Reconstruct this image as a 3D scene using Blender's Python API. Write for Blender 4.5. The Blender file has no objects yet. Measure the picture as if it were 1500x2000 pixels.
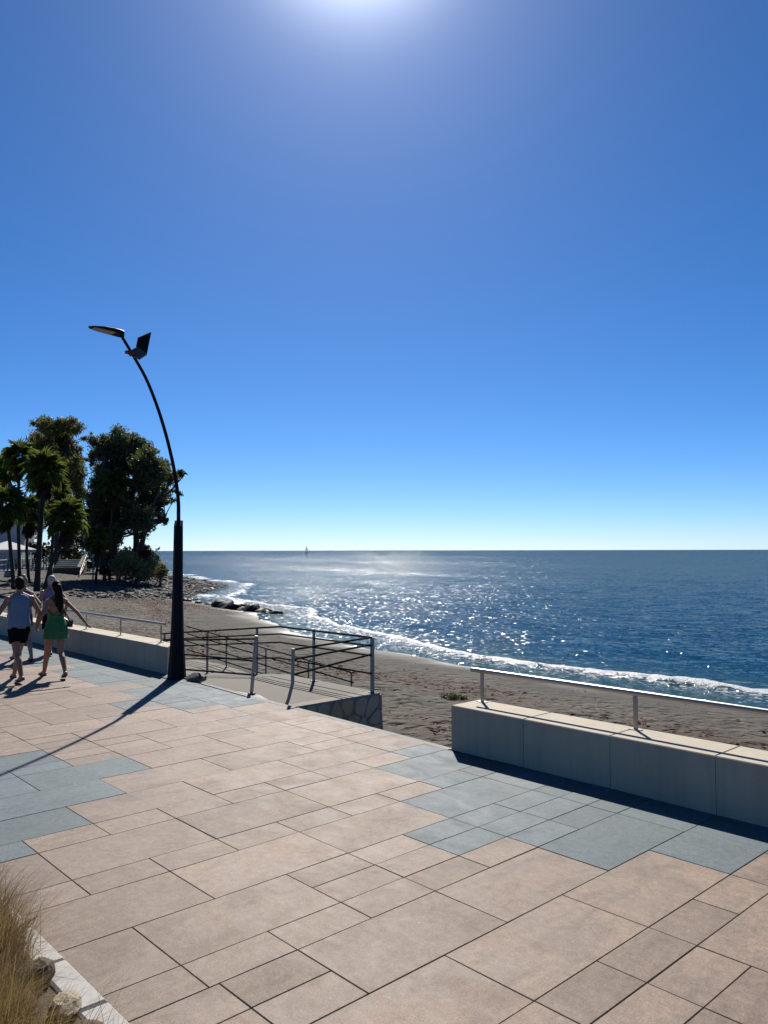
import bpy, math, random
import numpy as np
from mathutils import Vector, Matrix, Euler

rnd = random.Random(7)
nrng = np.random.default_rng(11)
scene = bpy.context.scene
COL = scene.collection
R = math.radians

# ------------------------------------------------------------------ camera, light, exposure
CAM_H, FPX, YAW, PITCH, ROLL = 2.27, 1539.0, R(47.2), R(2.79), R(0.12)
cd = bpy.data.cameras.new('camera')
cam = bpy.data.objects.new('camera', cd)
COL.objects.link(cam)
cd.sensor_fit = 'VERTICAL'
cd.sensor_height = 36.0
cd.lens = FPX / 2000.0 * 36.0
cd.clip_start, cd.clip_end = 0.05, 60000
cam.location = (0, 0, CAM_H)
cam.rotation_euler = (Matrix.Rotation(YAW, 3, 'Z') @ Matrix.Rotation(R(90) + PITCH, 3, 'X') @ Matrix.Rotation(-ROLL, 3, 'Z')).to_euler()
scene.camera = cam

SUN_AZ, SUN_EL = 139.3, 41.5          # azimuth counter-clockwise from +X
w = bpy.data.worlds.new('World'); scene.world = w; w.use_nodes = True
wn = w.node_tree; wn.nodes.clear()
sky = wn.nodes.new('ShaderNodeTexSky'); sky.sky_type = 'NISHITA'
sky.sun_disc = False
sky.sun_elevation = R(SUN_EL)
sky.sun_rotation = R(90 - SUN_AZ)
sky.altitude = 0; sky.air_density = 0.6; sky.dust_density = 0.17; sky.ozone_density = 8.0
hs = wn.nodes.new('ShaderNodeHueSaturation'); hs.inputs['Saturation'].default_value = 1.17
bg = wn.nodes.new('ShaderNodeBackground'); bg.inputs[1].default_value = 0.073
wo = wn.nodes.new('ShaderNodeOutputWorld')
wn.links.new(sky.outputs[0], hs.inputs['Color'])
# bright aureole of the sun just above the frame, part of the sky itself
sdv = (math.cos(R(SUN_AZ)) * math.cos(R(SUN_EL)), math.sin(R(SUN_AZ)) * math.cos(R(SUN_EL)), math.sin(R(SUN_EL)))
tcw = wn.nodes.new('ShaderNodeTexCoord')
dotn = wn.nodes.new('ShaderNodeVectorMath'); dotn.operation = 'DOT_PRODUCT'; dotn.inputs[1].default_value = sdv
wn.links.new(tcw.outputs['Generated'], dotn.inputs[0])
mx = wn.nodes.new('ShaderNodeMath'); mx.operation = 'MAXIMUM'; mx.inputs[1].default_value = 0.0; wn.links.new(dotn.outputs['Value'], mx.inputs[0])
gl = None
for ex, amp in ((330.0, 19.0), (90.0, 1.6)):
    pw = wn.nodes.new('ShaderNodeMath'); pw.operation = 'POWER'; pw.inputs[1].default_value = ex; wn.links.new(mx.outputs[0], pw.inputs[0])
    ml = wn.nodes.new('ShaderNodeMath'); ml.operation = 'MULTIPLY'; ml.inputs[1].default_value = amp; wn.links.new(pw.outputs[0], ml.inputs[0])
    if gl is None: gl = ml
    else:
        ad = wn.nodes.new('ShaderNodeMath'); ad.operation = 'ADD'; wn.links.new(gl.outputs[0], ad.inputs[0]); wn.links.new(ml.outputs[0], ad.inputs[1]); gl = ad
gc = wn.nodes.new('ShaderNodeVectorMath'); gc.operation = 'SCALE'; gc.inputs[0].default_value = (0.95, 1.0, 1.06); wn.links.new(gl.outputs[0], gc.inputs['Scale'])
sm_ = wn.nodes.new('ShaderNodeVectorMath'); sm_.operation = 'ADD'; wn.links.new(hs.outputs[0], sm_.inputs[0]); wn.links.new(gc.outputs[0], sm_.inputs[1])
wn.links.new(sm_.outputs[0], bg.inputs[0]); wn.links.new(bg.outputs[0], wo.inputs[0])

sd = bpy.data.lights.new('sun', 'SUN'); sd.energy = 5.0; sd.angle = R(0.53); sd.color = (1.0, 0.945, 0.86)
sun = bpy.data.objects.new('sun', sd); COL.objects.link(sun)
sv = Vector((math.cos(R(SUN_AZ)) * math.cos(R(SUN_EL)), math.sin(R(SUN_AZ)) * math.cos(R(SUN_EL)), math.sin(R(SUN_EL))))
sun.rotation_euler = sv.to_track_quat('Z', 'Y').to_euler()
sun.location = (0, 0, 30)
vs = scene.view_settings
vs.view_transform = 'Standard'; vs.look = 'None'; vs.gamma = 1.0; vs.exposure = 0.6; vs.use_curve_mapping = False
scene.cycles.use_denoising = True
scene.cycles.max_bounces = 6

# ------------------------------------------------------------------ helpers
def ray(u, v):
    x, y = (u - 750) / FPX, -(v - 1000) / FPX
    c, s = math.cos(ROLL), math.sin(ROLL)
    x, y = c * x - s * y, s * x + c * y
    fw = math.cos(PITCH) - y * math.sin(PITCH); up = math.sin(PITCH) + y * math.cos(PITCH)
    return (x * math.cos(YAW) - fw * math.sin(YAW), x * math.sin(YAW) + fw * math.cos(YAW), up)
def at(u, v, d):            # point seen in that direction at horizontal distance d
    r = ray(u, v); t = d / math.hypot(r[0], r[1])
    return Vector((r[0] * t, r[1] * t, CAM_H + r[2] * t))
def on(u, v, z=0.0):        # point of the level z seen in that direction
    r = ray(u, v); t = (z - CAM_H) / r[2]
    return Vector((r[0] * t, r[1] * t, z))

class MB:
    def __init__(self): self.v, self.f = [], []
    def add(self, vs, fs, M=None):
        b = len(self.v)
        for p in vs:
            p = Vector(p)
            self.v.append(tuple(M @ p) if M is not None else tuple(p))
        self.f += [tuple(i + b for i in f) for f in fs]
        return self
    def box(self, lo, hi, M=None, bev=0.0):
        (x0, y0, z0), (x1, y1, z1) = lo, hi
        if bev <= 0:
            v = [(x0,y0,z0),(x1,y0,z0),(x1,y1,z0),(x0,y1,z0),(x0,y0,z1),(x1,y0,z1),(x1,y1,z1),(x0,y1,z1)]
            return self.add(v, [(3,2,1,0),(4,5,6,7),(0,1,5,4),(1,2,6,5),(2,3,7,6),(3,0,4,7)], M)
        b = bev
        v = [(x0,y0,z0),(x1,y0,z0),(x1,y1,z0),(x0,y1,z0),(x0,y0,z1-b),(x1,y0,z1-b),(x1,y1,z1-b),(x0,y1,z1-b),
             (x0+b,y0+b,z1),(x1-b,y0+b,z1),(x1-b,y1-b,z1),(x0+b,y1-b,z1)]
        f = [(3,2,1,0),(8,9,10,11)]
        for i in range(4):
            j = (i + 1) % 4
            f += [(i, j, 4 + j, 4 + i), (4 + i, 4 + j, 8 + j, 8 + i)]
        return self.add(v, f, M)
    def tube(self, pts, rad, n=8, cap=True, M=None, flat=1.0):
        pts = [Vector(p) for p in pts]
        if not hasattr(rad, '__len__'): rad = [rad] * len(pts)
        vs, fs = [], []
        up = None
        for i, p in enumerate(pts):
            t = (pts[min(i + 1, len(pts) - 1)] - pts[max(i - 1, 0)])
            t = t.normalized() if t.length > 1e-9 else Vector((0, 0, 1))
            if up is None:
                a = Vector((0, 0, 1)) if abs(t.z) < 0.9 else Vector((1, 0, 0))
                up = (a - t * a.dot(t)).normalized()
            else:
                up = (up - t * up.dot(t)).normalized()
            s = t.cross(up)
            for k in range(n):
                an = 2 * math.pi * (k + 0.5) / n
                vs.append(p + (s * math.cos(an) + up * math.sin(an) * flat) * rad[i])
        for i in range(len(pts) - 1):
            for k in range(n):
                k2 = (k + 1) % n
                fs.append((i*n + k, i*n + k2, (i+1)*n + k2, (i+1)*n + k))
        if cap:
            fs.append(tuple(range(n - 1, -1, -1)))
            fs.append(tuple((len(pts) - 1) * n + k for k in range(n)))
        return self.add(vs, fs, M)
    def ell(self, c, r, n=12, m=8, M=None, rot=None):
        vs, fs = [], []
        c = Vector(c)
        vs.append((0, 0, -1))
        for i in range(1, m):
            a = -math.pi / 2 + math.pi * i / m
            for k in range(n):
                b = 2 * math.pi * k / n
                vs.append((math.cos(a) * math.cos(b), math.cos(a) * math.sin(b), math.sin(a)))
        vs.append((0, 0, 1))
        for k in range(n):
            fs.append((0, 1 + (k + 1) % n, 1 + k))
            e = 1 + (m - 2) * n
            fs.append((len(vs) - 1, e + k, e + (k + 1) % n))
        for i in range(m - 2):
            for k in range(n):
                a, b = 1 + i * n + k, 1 + i * n + (k + 1) % n
                fs.append((a, b, b + n, a + n))
        pv = []
        for p in vs:
            q = Vector((p[0] * r[0], p[1] * r[1], p[2] * r[2]))
            if rot is not None: q = rot @ q
            pv.append(q + c)
        return self.add(pv, fs, M)
    def cap(self, a, b, ra, rb, n=10):       # closed tapered limb with round ends
        a, b = Vector(a), Vector(b)
        t = (b - a).normalized()
        pts, rr = [], []
        for k in (90, 60, 30): 
            pts.append(a - t * ra * math.sin(R(k))); rr.append(max(ra * math.cos(R(k)), 0.0008))
        pts += [a, b]; rr += [ra, rb]
        for k in (30, 60, 90):
            pts.append(b + t * rb * math.sin(R(k))); rr.append(max(rb * math.cos(R(k)), 0.0008))
        return self.tube(pts, rr, n)
    def loft(self, rings, closed=True, cap=False):
        n = len(rings[0]); vs = [p for r in rings for p in r]; fs = []
        for i in range(len(rings) - 1):
            for k in range(n if closed else n - 1):
                k2 = (k + 1) % n
                fs.append((i*n + k, i*n + k2, (i+1)*n + k2, (i+1)*n + k))
        if cap:
            fs.append(tuple(range(n - 1, -1, -1))); fs.append(tuple((len(rings) - 1) * n + k for k in range(n)))
        return self.add(vs, fs)
    def prism(self, poly, vec, inset=0.0):
        """closed polygon (3D points) swept along vec; the far face may be inset"""
        poly = [Vector(p) for p in poly]; vec = Vector(vec)
        n = len(poly); c = sum(poly, Vector()) / n
        top = [p + vec for p in poly]
        vs = poly + top
        fs = [tuple(range(n - 1, -1, -1))]
        for i in range(n):
            j = (i + 1) % n; fs.append((i, j, n + j, n + i))
        if inset > 0:
            d = vec.normalized() * inset * 0.6
            vs = vs + [p + (c + vec - p) * (inset / max((p - c - vec).length, 1e-6)) + d for p in top]
            for i in range(n):
                j = (i + 1) % n; fs.append((n + i, n + j, 2*n + j, 2*n + i))
            fs.append(tuple(2*n + k for k in range(n)))
        else:
            fs.append(tuple(n + k for k in range(n)))
        return self.add(vs, fs)
    def mesh(self, name, m=None, smooth=False):
        me = bpy.data.meshes.new(name)
        me.from_pydata(self.v, [], self.f); me.update()
        if m: me.materials.append(m)
        if smooth: me.polygons.foreach_set('use_smooth', [True] * len(me.polygons))
        return me
    def build(self, name, m=None, parent=None, smooth=False):
        return link(name, self.mesh(name, m, smooth), parent)

def link(name, me, parent=None, loc=None, rot=None):
    o = bpy.data.objects.new(name, me); COL.objects.link(o)
    if parent is not None: o.parent = parent
    if loc is not None: o.location = loc
    if rot is not None: o.rotation_euler = rot
    return o
def empty(name, loc=(0, 0, 0), rz=0.0):
    o = bpy.data.objects.new(name, None); COL.objects.link(o)
    o.location = loc; o.rotation_euler = (0, 0, rz); o.empty_display_size = 0.2
    return o
def tag(o, label, cat, group=None):
    o['label'] = label; o['category'] = cat
    if group: o['group'] = group
    return o
def smooth_by_angle(me, deg=35):
    me.polygons.foreach_set('use_smooth', [True] * len(me.polygons))
    try: me.set_sharp_from_angle(angle=R(deg))
    except Exception: pass
def np_mesh(name, verts, faces, m, smooth=True):
    """verts (n,3), faces (k,4 or 3) numpy arrays"""
    me = bpy.data.meshes.new(name)
    k = faces.shape[1]
    me.vertices.add(len(verts)); me.vertices.foreach_set('co', verts.astype(np.float32).ravel())
    me.loops.add(faces.size); me.loops.foreach_set('vertex_index', faces.astype(np.int32).ravel())
    me.polygons.add(len(faces))
    me.polygons.foreach_set('loop_start', np.arange(0, faces.size, k, dtype=np.int32))
    try: me.polygons.foreach_set('loop_total', np.full(len(faces), k, dtype=np.int32))
    except Exception: pass
    me.polygons.foreach_set('use_smooth', np.full(len(faces), smooth))
    me.update(calc_edges=True); me.validate()
    me.materials.append(m)
    return me

# ---- value noise for terrain and waves
_perm = nrng.permutation(512).astype(np.int64)
_val = nrng.random(512) * 2 - 1
def vnoise(x, y):
    xi, yi = np.floor(x).astype(np.int64), np.floor(y).astype(np.int64)
    xf, yf = x - xi, y - yi
    u, v = xf * xf * (3 - 2 * xf), yf * yf * (3 - 2 * yf)
    h = lambda a, b: _val[_perm[(_perm[a & 511] + b) & 511]]
    return (h(xi, yi) * (1 - u) + h(xi + 1, yi) * u) * (1 - v) + (h(xi, yi + 1) * (1 - u) + h(xi + 1, yi + 1) * u) * v
def fbm(x, y, o=4):
    s, a, t = 0, 1.0, 0
    for i in range(o):
        s = s + a * vnoise(x * 2**i + 17.3 * i, y * 2**i - 9.1 * i); t += a; a *= 0.5
    return s / t

# ------------------------------------------------------------------ materials
def new_mat(name):
    m = bpy.data.materials.new(name); m.use_nodes = True
    nt = m.node_tree; b = nt.nodes['Principled BSDF']
    return m, nt, b
def N(nt, t, **kw):
    n = nt.nodes.new(t)
    for k, v in kw.items():
        if k in n.inputs.keys() if isinstance(k, str) else False: n.inputs[k].default_value = v
        else: setattr(n, k, v)
    return n
def noise(nt, vec, scale, detail=4, rough=0.55, dist=0.0):
    n = nt.nodes.new('ShaderNodeTexNoise')
    n.inputs['Scale'].default_value = scale; n.inputs['Detail'].default_value = detail
    n.inputs['Roughness'].default_value = rough; n.inputs['Distortion'].default_value = dist
    if vec is not None: nt.links.new(vec, n.inputs['Vector'])
    return n.outputs['Fac']
def ramp(nt, fac, stops):
    n = nt.nodes.new('ShaderNodeValToRGB')
    e = n.color_ramp.elements
    while len(e) < len(stops): e.new(0.5)
    for i, (p, c) in enumerate(stops):
        e[i].position = p
        e[i].color = (c, c, c, 1) if isinstance(c, (int, float)) else (*c, 1)
    nt.links.new(fac, n.inputs['Fac'])
    return n.outputs['Color']
def mix(nt, fac, a, b, mode='MIX'):
    n = nt.nodes.new('ShaderNodeMix'); n.data_type = 'RGBA'; n.blend_type = mode
    for sock, val in ((n.inputs[0], fac), (n.inputs[6], a), (n.inputs[7], b)):
        if isinstance(val, bpy.types.NodeSocket): nt.links.new(val, sock)
        elif isinstance(val, (int, float)): sock.default_value = val if sock.type == 'VALUE' else (val, val, val, 1)
        else: sock.default_value = (*val, 1)
    return n.outputs[2]
def mathn(nt, op, a, b=0.0, c=None):
    n = nt.nodes.new('ShaderNodeMath'); n.operation = op
    for s, v in zip(n.inputs, (a, b, c)):
        if v is None: continue
        if isinstance(v, bpy.types.NodeSocket): nt.links.new(v, s)
        else: s.default_value = v
    return n.outputs[0]
def pos(nt):
    return nt.nodes.new('ShaderNodeNewGeometry').outputs['Position']
def objco(nt):
    return nt.nodes.new('ShaderNodeTexCoord').outputs['Object']
def scaled(nt, vec, s):
    n = nt.nodes.new('ShaderNodeMapping'); n.inputs['Scale'].default_value = s
    nt.links.new(vec, n.inputs['Vector']); return n.outputs[0]
def bump(nt, b, h, strength=0.3, dist=0.02, prev=None):
    n = nt.nodes.new('ShaderNodeBump'); n.inputs['Strength'].default_value = strength; n.inputs['Distance'].default_value = dist
    nt.links.new(h, n.inputs['Height'])
    if prev is not None: nt.links.new(prev, n.inputs['Normal'])
    if b is not None: nt.links.new(n.outputs[0], b.inputs['Normal'])
    return n.outputs[0]
ALB = 0.55      # the photograph is exposed so that its pale stone (about 0.35) almost clips
def dk(c): return tuple(x * ALB for x in c)
def plain(name, col, rough=0.6, metal=0.0, var=0.15, sc=6.0, bmp=0.0, bsc=80.0, bd=0.004, spec=0.5):
    m, nt, b = new_mat(name)
    p = objco(nt); col = dk(col)
    f = noise(nt, p, sc, 5)
    c = mix(nt, f, tuple(x * (1 - var) for x in col), tuple(min(1, x * (1 + var)) for x in col))
    nt.links.new(c, b.inputs['Base Color'])
    b.inputs['Roughness'].default_value = rough; b.inputs['Metallic'].default_value = metal
    b.inputs['Specular IOR Level'].default_value = spec
    if bmp > 0: bump(nt, b, noise(nt, p, bsc, 4), bmp, bd)
    return m

def slab_mat(name, c_lo, c_hi, c_stain, c_alt):
    c_lo, c_hi, c_stain, c_alt = dk(c_lo), dk(c_hi), dk(c_stain), dk(c_alt)
    m, nt, b = new_mat(name)
    p = pos(nt)
    oi = nt.nodes.new('ShaderNodeObjectInfo').outputs['Random']
    # every slab reads its own patch of the cloudy print
    cx = nt.nodes.new('ShaderNodeCombineXYZ')
    nt.links.new(mathn(nt, 'MULTIPLY', oi, 37.0), cx.inputs[0]); nt.links.new(mathn(nt, 'MULTIPLY', oi, 91.0), cx.inputs[1])
    ad = nt.nodes.new('ShaderNodeVectorMath'); ad.operation = 'ADD'
    nt.links.new(p, ad.inputs[0]); nt.links.new(cx.outputs[0], ad.inputs[1])
    q = ad.outputs[0]
    cl = noise(nt, scaled(nt, q, (1.9, 3.4, 1)), 1.0, 6, 0.62, 0.6)
    st = noise(nt, scaled(nt, q, (3.4, 1.3, 1)), 1.0, 5, 0.65, 0.9)
    c = mix(nt, ramp(nt, cl, [(0.32, 0.0), (0.68, 1.0)]), c_lo, c_hi)
    c = mix(nt, ramp(nt, st, [(0.46, 0.0), (0.70, 0.70)]), c, c_stain)
    c = mix(nt, ramp(nt, oi, [(0.0, 0.0), (0.5, 0.10), (0.8, 0.45), (1.0, 0.65)]), c, c_alt)
    oi2 = mathn(nt, 'FRACT', mathn(nt, 'MULTIPLY', oi, 17.31))
    c = mix(nt, 0.55, c, ramp(nt, oi2, [(0.0, 0.36), (1.0, 0.60)]), 'OVERLAY')
    fine = noise(nt, p, 95.0, 3, 0.7)
    c = mix(nt, 0.75, c, ramp(nt, fine, [(0.3, 0.28), (0.7, 0.70)]), 'OVERLAY')
    med = noise(nt, p, 17.0, 5, 0.7)
    c = mix(nt, 0.7, c, ramp(nt, med, [(0.3, 0.33), (0.7, 0.66)]), 'OVERLAY')
    gr = noise(nt, p, 420.0, 2, 0.6)
    c = mix(nt, 0.65, c, ramp(nt, gr, [(0.25, 0.25), (0.75, 0.75)]), 'OVERLAY')
    wide = noise(nt, p, 0.55, 4, 0.6)
    c = mix(nt, 0.35, c, ramp(nt, wide, [(0.3, 0.34), (0.7, 0.62)]), 'OVERLAY')
    # pale droppings / chips and dark gum spots
    sp = nt.nodes.new('ShaderNodeTexVoronoi'); sp.inputs['Scale'].default_value = 3.1; nt.links.new(p, sp.inputs['Vector'])
    spd = mathn(nt, 'ADD', sp.outputs['Distance'], mathn(nt, 'MULTIPLY', fine, 0.03))
    c = mix(nt, ramp(nt, spd, [(0.030, 0.6), (0.045, 0.0)]), c, (0.34, 0.32, 0.28))
    sp2 = nt.nodes.new('ShaderNodeTexVoronoi'); sp2.inputs['Scale'].default_value = 1.9
    nt.links.new(scaled(nt, p, (1.0, 1.0, 1.0)), sp2.inputs['Vector'])
    sd2 = mathn(nt, 'ADD', sp2.outputs['Distance'], mathn(nt, 'MULTIPLY', fine, 0.03))
    c = mix(nt, ramp(nt, sd2, [(0.022, 0.75), (0.036, 0.0)]), c, (0.06, 0.05, 0.045))
    nt.links.new(c, b.inputs['Base Color'])
    nt.links.new(ramp(nt, cl, [(0.3, 0.56), (0.7, 0.74)]), b.inputs['Roughness'])
    b.inputs['Specular IOR Level'].default_value = 0.2
    n1 = bump(nt, None, noise(nt, p, 130.0, 5, 0.7), 0.30, 0.002)
    bump(nt, b, cl, 0.15, 0.01, n1)
    return m
M_PINK = slab_mat('slab_pink', (0.290, 0.205, 0.152), (0.445, 0.328, 0.247), (0.185, 0.140, 0.118), (0.285, 0.215, 0.165))
M_BLUE = slab_mat('slab_blue', (0.116, 0.163, 0.182), (0.192, 0.247, 0.266), (0.090, 0.128, 0.148), (0.145, 0.196, 0.212))
M_JOINT = plain('joint_grit', (0.080, 0.060, 0.048), 0.95, 0, 0.4, 40)
M_EDGE = plain('edge_concrete', (0.40, 0.375, 0.335), 0.85, 0, 0.15, 5, 0.3, 120)

def concrete(name, col, dirt=(0.22, 0.20, 0.17)):
    col, dirt = dk(col), dk(dirt)
    m, nt, b = new_mat(name)
    p = pos(nt)
    f = noise(nt, p, 1.7, 7, 0.65, 0.3)
    c = mix(nt, ramp(nt, f, [(0.3, 0.0), (0.7, 1.0)]), tuple(x * 0.90 for x in col), tuple(x * 1.07 for x in col))
    v = noise(nt, scaled(nt, p, (9, 9, 0.8)), 1.0, 5, 0.6)
    c = mix(nt, ramp(nt, v, [(0.50, 0.0), (0.78, 0.45)]), c, dirt)
    s = noise(nt, p, 6.0, 6, 0.7)
    c = mix(nt, ramp(nt, s, [(0.60, 0.0), (0.75, 0.22)]), c, dirt)
    fine = noise(nt, p, 240.0, 3, 0.7)
    c = mix(nt, 0.25, c, ramp(nt, fine, [(0.3, 0.35), (0.7, 0.65)]), 'OVERLAY')
    # a few pinholes
    vo = nt.nodes.new('ShaderNodeTexVoronoi'); vo.inputs['Scale'].default_value = 16; nt.links.new(p, vo.inputs['Vector'])
    c = mix(nt, ramp(nt, vo.outputs['Distance'], [(0.05, 0.5), (0.09, 0.0)]), c, dirt)
    nt.links.new(c, b.inputs['Base Color']); b.inputs['Roughness'].default_value = 0.8
    b.inputs['Specular IOR Level'].default_value = 0.3
    n1 = bump(nt, None, f, 0.15, 0.01); bump(nt, b, fine, 0.15, 0.002, n1)
    return m
M_BENCH = concrete('bench_concrete', (0.70, 0.61, 0.46), (0.44, 0.38, 0.29))
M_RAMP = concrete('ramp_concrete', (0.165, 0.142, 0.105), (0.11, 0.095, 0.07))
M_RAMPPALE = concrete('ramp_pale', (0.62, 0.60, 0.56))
M_STEEL = plain('brushed_steel', (0.62, 0.57, 0.52), 0.38, 1.0, 0.08, 30)
M_LAMP = plain('lamp_anthracite', (0.010, 0.011, 0.018), 0.55, 0.0, 0.2, 8, 0.05, 200, 0.004, 0.12)
M_LENS = plain('lamp_lens', (0.55, 0.50, 0.42), 0.3)
M_PANELG = plain('panel_grey', (0.10, 0.12, 0.12), 0.4)
M_RED = plain('clamp_red', (0.16, 0.035, 0.02), 0.5)
M_GREEN = plain('rail_green', (0.006, 0.026, 0.020), 0.8, 0, 0.3, 14, 0, 80, 0.004, 0.06)
M_POST = plain('post_greywhite', (0.42, 0.40, 0.385), 0.55, 0, 0.15, 14, 0.1, 90)
M_POSTB = plain('base_and_shadow_blue', (0.05, 0.055, 0.11), 0.6)  # foot plates, and the shadow modelled at the leaning post
M_STONE = plain('wall_stone', (0.68, 0.56, 0.40), 0.9, 0, 0.35, 5, 0.5, 26, 0.01)
M_STONE2 = plain('wall_stone_buff', (0.72, 0.50, 0.27), 0.9, 0, 0.35, 5, 0.5, 26, 0.01)
M_MORTAR = plain('wall_mortar', (0.40, 0.36, 0.29), 0.95, 0, 0.25, 9, 0.4, 60)
M_ROCKWET = plain('wet_rock', (0.020, 0.018, 0.016), 0.55, 0, 0.5, 3, 0.5, 9, 0.03, 0.25)
M_ROCKGREY = plain('beach_stone', (0.12, 0.108, 0.095), 0.8, 0, 0.45, 1.3, 0.5, 20, 0.01)
M_LAVA = plain('planter_lava_rock', (0.19, 0.145, 0.11), 0.95, 0, 0.6, 14, 1.0, 45, 0.02)
M_PALEROCK = plain('planter_pale_rock', (0.52, 0.44, 0.32), 0.9, 0, 0.35, 10, 1.0, 30, 0.015)
M_KERB = plain('kerb_granite', (0.60, 0.575, 0.54), 0.85, 0, 0.22, 30, 0.4, 110)
M_SOIL = plain('planter_soil', (0.14, 0.095, 0.06), 0.95, 0, 0.4, 12, 0.8, 40, 0.02)
M_TRUNK = plain('palm_trunk', (0.055, 0.043, 0.033), 0.9, 0, 0.35, 5, 0.6, 8, 0.03)
M_BARK = plain('eucalyptus_bark', (0.075, 0.060, 0.048), 0.9, 0, 0.4, 2, 0.5, 6, 0.03)
M_WHITE = plain('white_canvas', (0.80, 0.79, 0.76), 0.8, 0, 0.05)
M_WALLW = plain('white_render', (0.78, 0.76, 0.72), 0.85, 0, 0.08, 3)
M_DARKMET = plain('dark_metal', (0.03, 0.03, 0.035), 0.5)
M_GALV = plain('galvanised_pole', (0.26, 0.27, 0.28), 0.5, 0.0)
M_GLASS = plain('dark_glass', (0.02, 0.025, 0.03), 0.08)
M_ROOF = plain('terracotta', (0.28, 0.11, 0.06), 0.85, 0, 0.3, 8)
M_HULL = plain('boat_hull', (0.8, 0.82, 0.85), 0.5)

def leafy(name, cols, trans=0.35, rough=0.55, tcol=(0.09, 0.11, 0.02)):
    cols = [dk(c) for c in cols]
    m, nt, b = new_mat(name)
    geo = nt.nodes.new('ShaderNodeNewGeometry')
    ri = geo.outputs['Random Per Island']
    big = noise(nt, geo.outputs['Position'], 0.55, 3)
    f = mathn(nt, 'ADD', mathn(nt, 'MULTIPLY', ri, 0.6), mathn(nt, 'MULTIPLY', big, 0.45))
    n = len(cols)
    c = ramp(nt, f, [(0.08 + 0.84 * i / (n - 1), cols[i]) for i in range(n)])
    nt.links.new(c, b.inputs['Base Color']); b.inputs['Roughness'].default_value = rough
    b.inputs['Specular IOR Level'].default_value = 0.35
    tr = nt.nodes.new('ShaderNodeBsdfTranslucent'); nt.links.new(mix(nt, 0.5, c, tcol), tr.inputs['Color'])
    ms = nt.nodes.new('ShaderNodeMixShader'); ms.inputs[0].default_value = trans
    nt.links.new(b.outputs[0], ms.inputs[1]); nt.links.new(tr.outputs[0], ms.inputs[2])
    nt.links.new(ms.outputs[0], nt.nodes['Material Output'].inputs['Surface'])
    return m
M_EUCA = leafy('eucalyptus_leaf', [(0.085, 0.120, 0.068), (0.150, 0.180, 0.085), (0.195, 0.215, 0.10), (0.24, 0.21, 0.095)], 0.42)
M_EUCB = leafy('eucalyptus_leaf_olive', [(0.12, 0.135, 0.055), (0.22, 0.22, 0.082), (0.32, 0.27, 0.10), (0.36, 0.26, 0.10)], 0.46)
M_PALM = leafy('palm_leaf', [(0.06, 0.11, 0.035), (0.13, 0.19, 0.05), (0.23, 0.27, 0.065)], 0.5, 0.4, (0.19, 0.22, 0.03))
M_DEADF = leafy('dead_palm_leaf', [(0.10, 0.066, 0.032), (0.17, 0.115, 0.055)], 0.2, 0.8)
M_SHRUB = leafy('shrub_leaf', [(0.16, 0.15, 0.07), (0.34, 0.29, 0.13), (0.50, 0.40, 0.18)], 0.4, 0.8)
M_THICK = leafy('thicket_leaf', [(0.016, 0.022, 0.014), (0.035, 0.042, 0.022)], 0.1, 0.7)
M_STRAW = leafy('straw_grass', [(0.22, 0.155, 0.07), (0.40, 0.28, 0.135), (0.58, 0.42, 0.23)], 0.5, 0.6, (0.30, 0.19, 0.07))
M_OLIVE = leafy('olive_grass', [(0.18, 0.15, 0.05), (0.38, 0.27, 0.09), (0.62, 0.42, 0.17)], 0.5, 0.6, (0.26, 0.17, 0.06))
M_LEAFG = leafy('small_green_leaf', [(0.04, 0.075, 0.018), (0.08, 0.13, 0.03)], 0.3, 0.5)
M_SAIL = leafy('sailcloth', [(0.95, 0.97, 1.0), (0.98, 1.0, 1.0)], 0.6, 0.8, (0.9, 0.95, 1.0))
M_WEED = leafy('dry_seaweed', [(0.07, 0.028, 0.015), (0.15, 0.06, 0.032), (0.21, 0.09, 0.05)], 0.1, 0.9)

# skin, hair, cloth
M_SKIN = plain('skin_tan', (0.52, 0.245, 0.135), 0.5, 0, 0.10, 12)
M_SKIN2 = plain('skin_fair', (0.60, 0.315, 0.20), 0.5, 0, 0.10, 12)
M_HAIRD = plain('hair_dark', (0.020, 0.010, 0.007), 0.6, 0, 0.4, 60, 0.6, 150, 0.004, 0.12)
M_HAIRB = plain('hair_blonde', (0.42, 0.29, 0.15), 0.5, 0, 0.3, 60, 0.6, 150)
M_HAIRW = plain('hair_white', (0.62, 0.58, 0.52), 0.6, 0, 0.2, 60, 0.6, 150)
M_TANK = plain('tank_light_blue', (0.22, 0.32, 0.47), 0.85, 0, 0.12, 10, 0.3, 60)
M_SHORTS = plain('shorts_black', (0.008, 0.008, 0.012), 0.9, 0, 0.3, 20, 0, 80, 0.004, 0.1)
M_PURPLE = plain('cloth_purple', (0.14, 0.035, 0.20), 0.85, 0, 0.2, 10)
M_LILAC = plain('cloth_lilac', (0.30, 0.24, 0.46), 0.85, 0, 0.2, 10)
M_BLACK = plain('black_leather', (0.012, 0.011, 0.011), 0.35)
M_SOLE = plain('sandal_brown', (0.035, 0.022, 0.018), 0.6)
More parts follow.
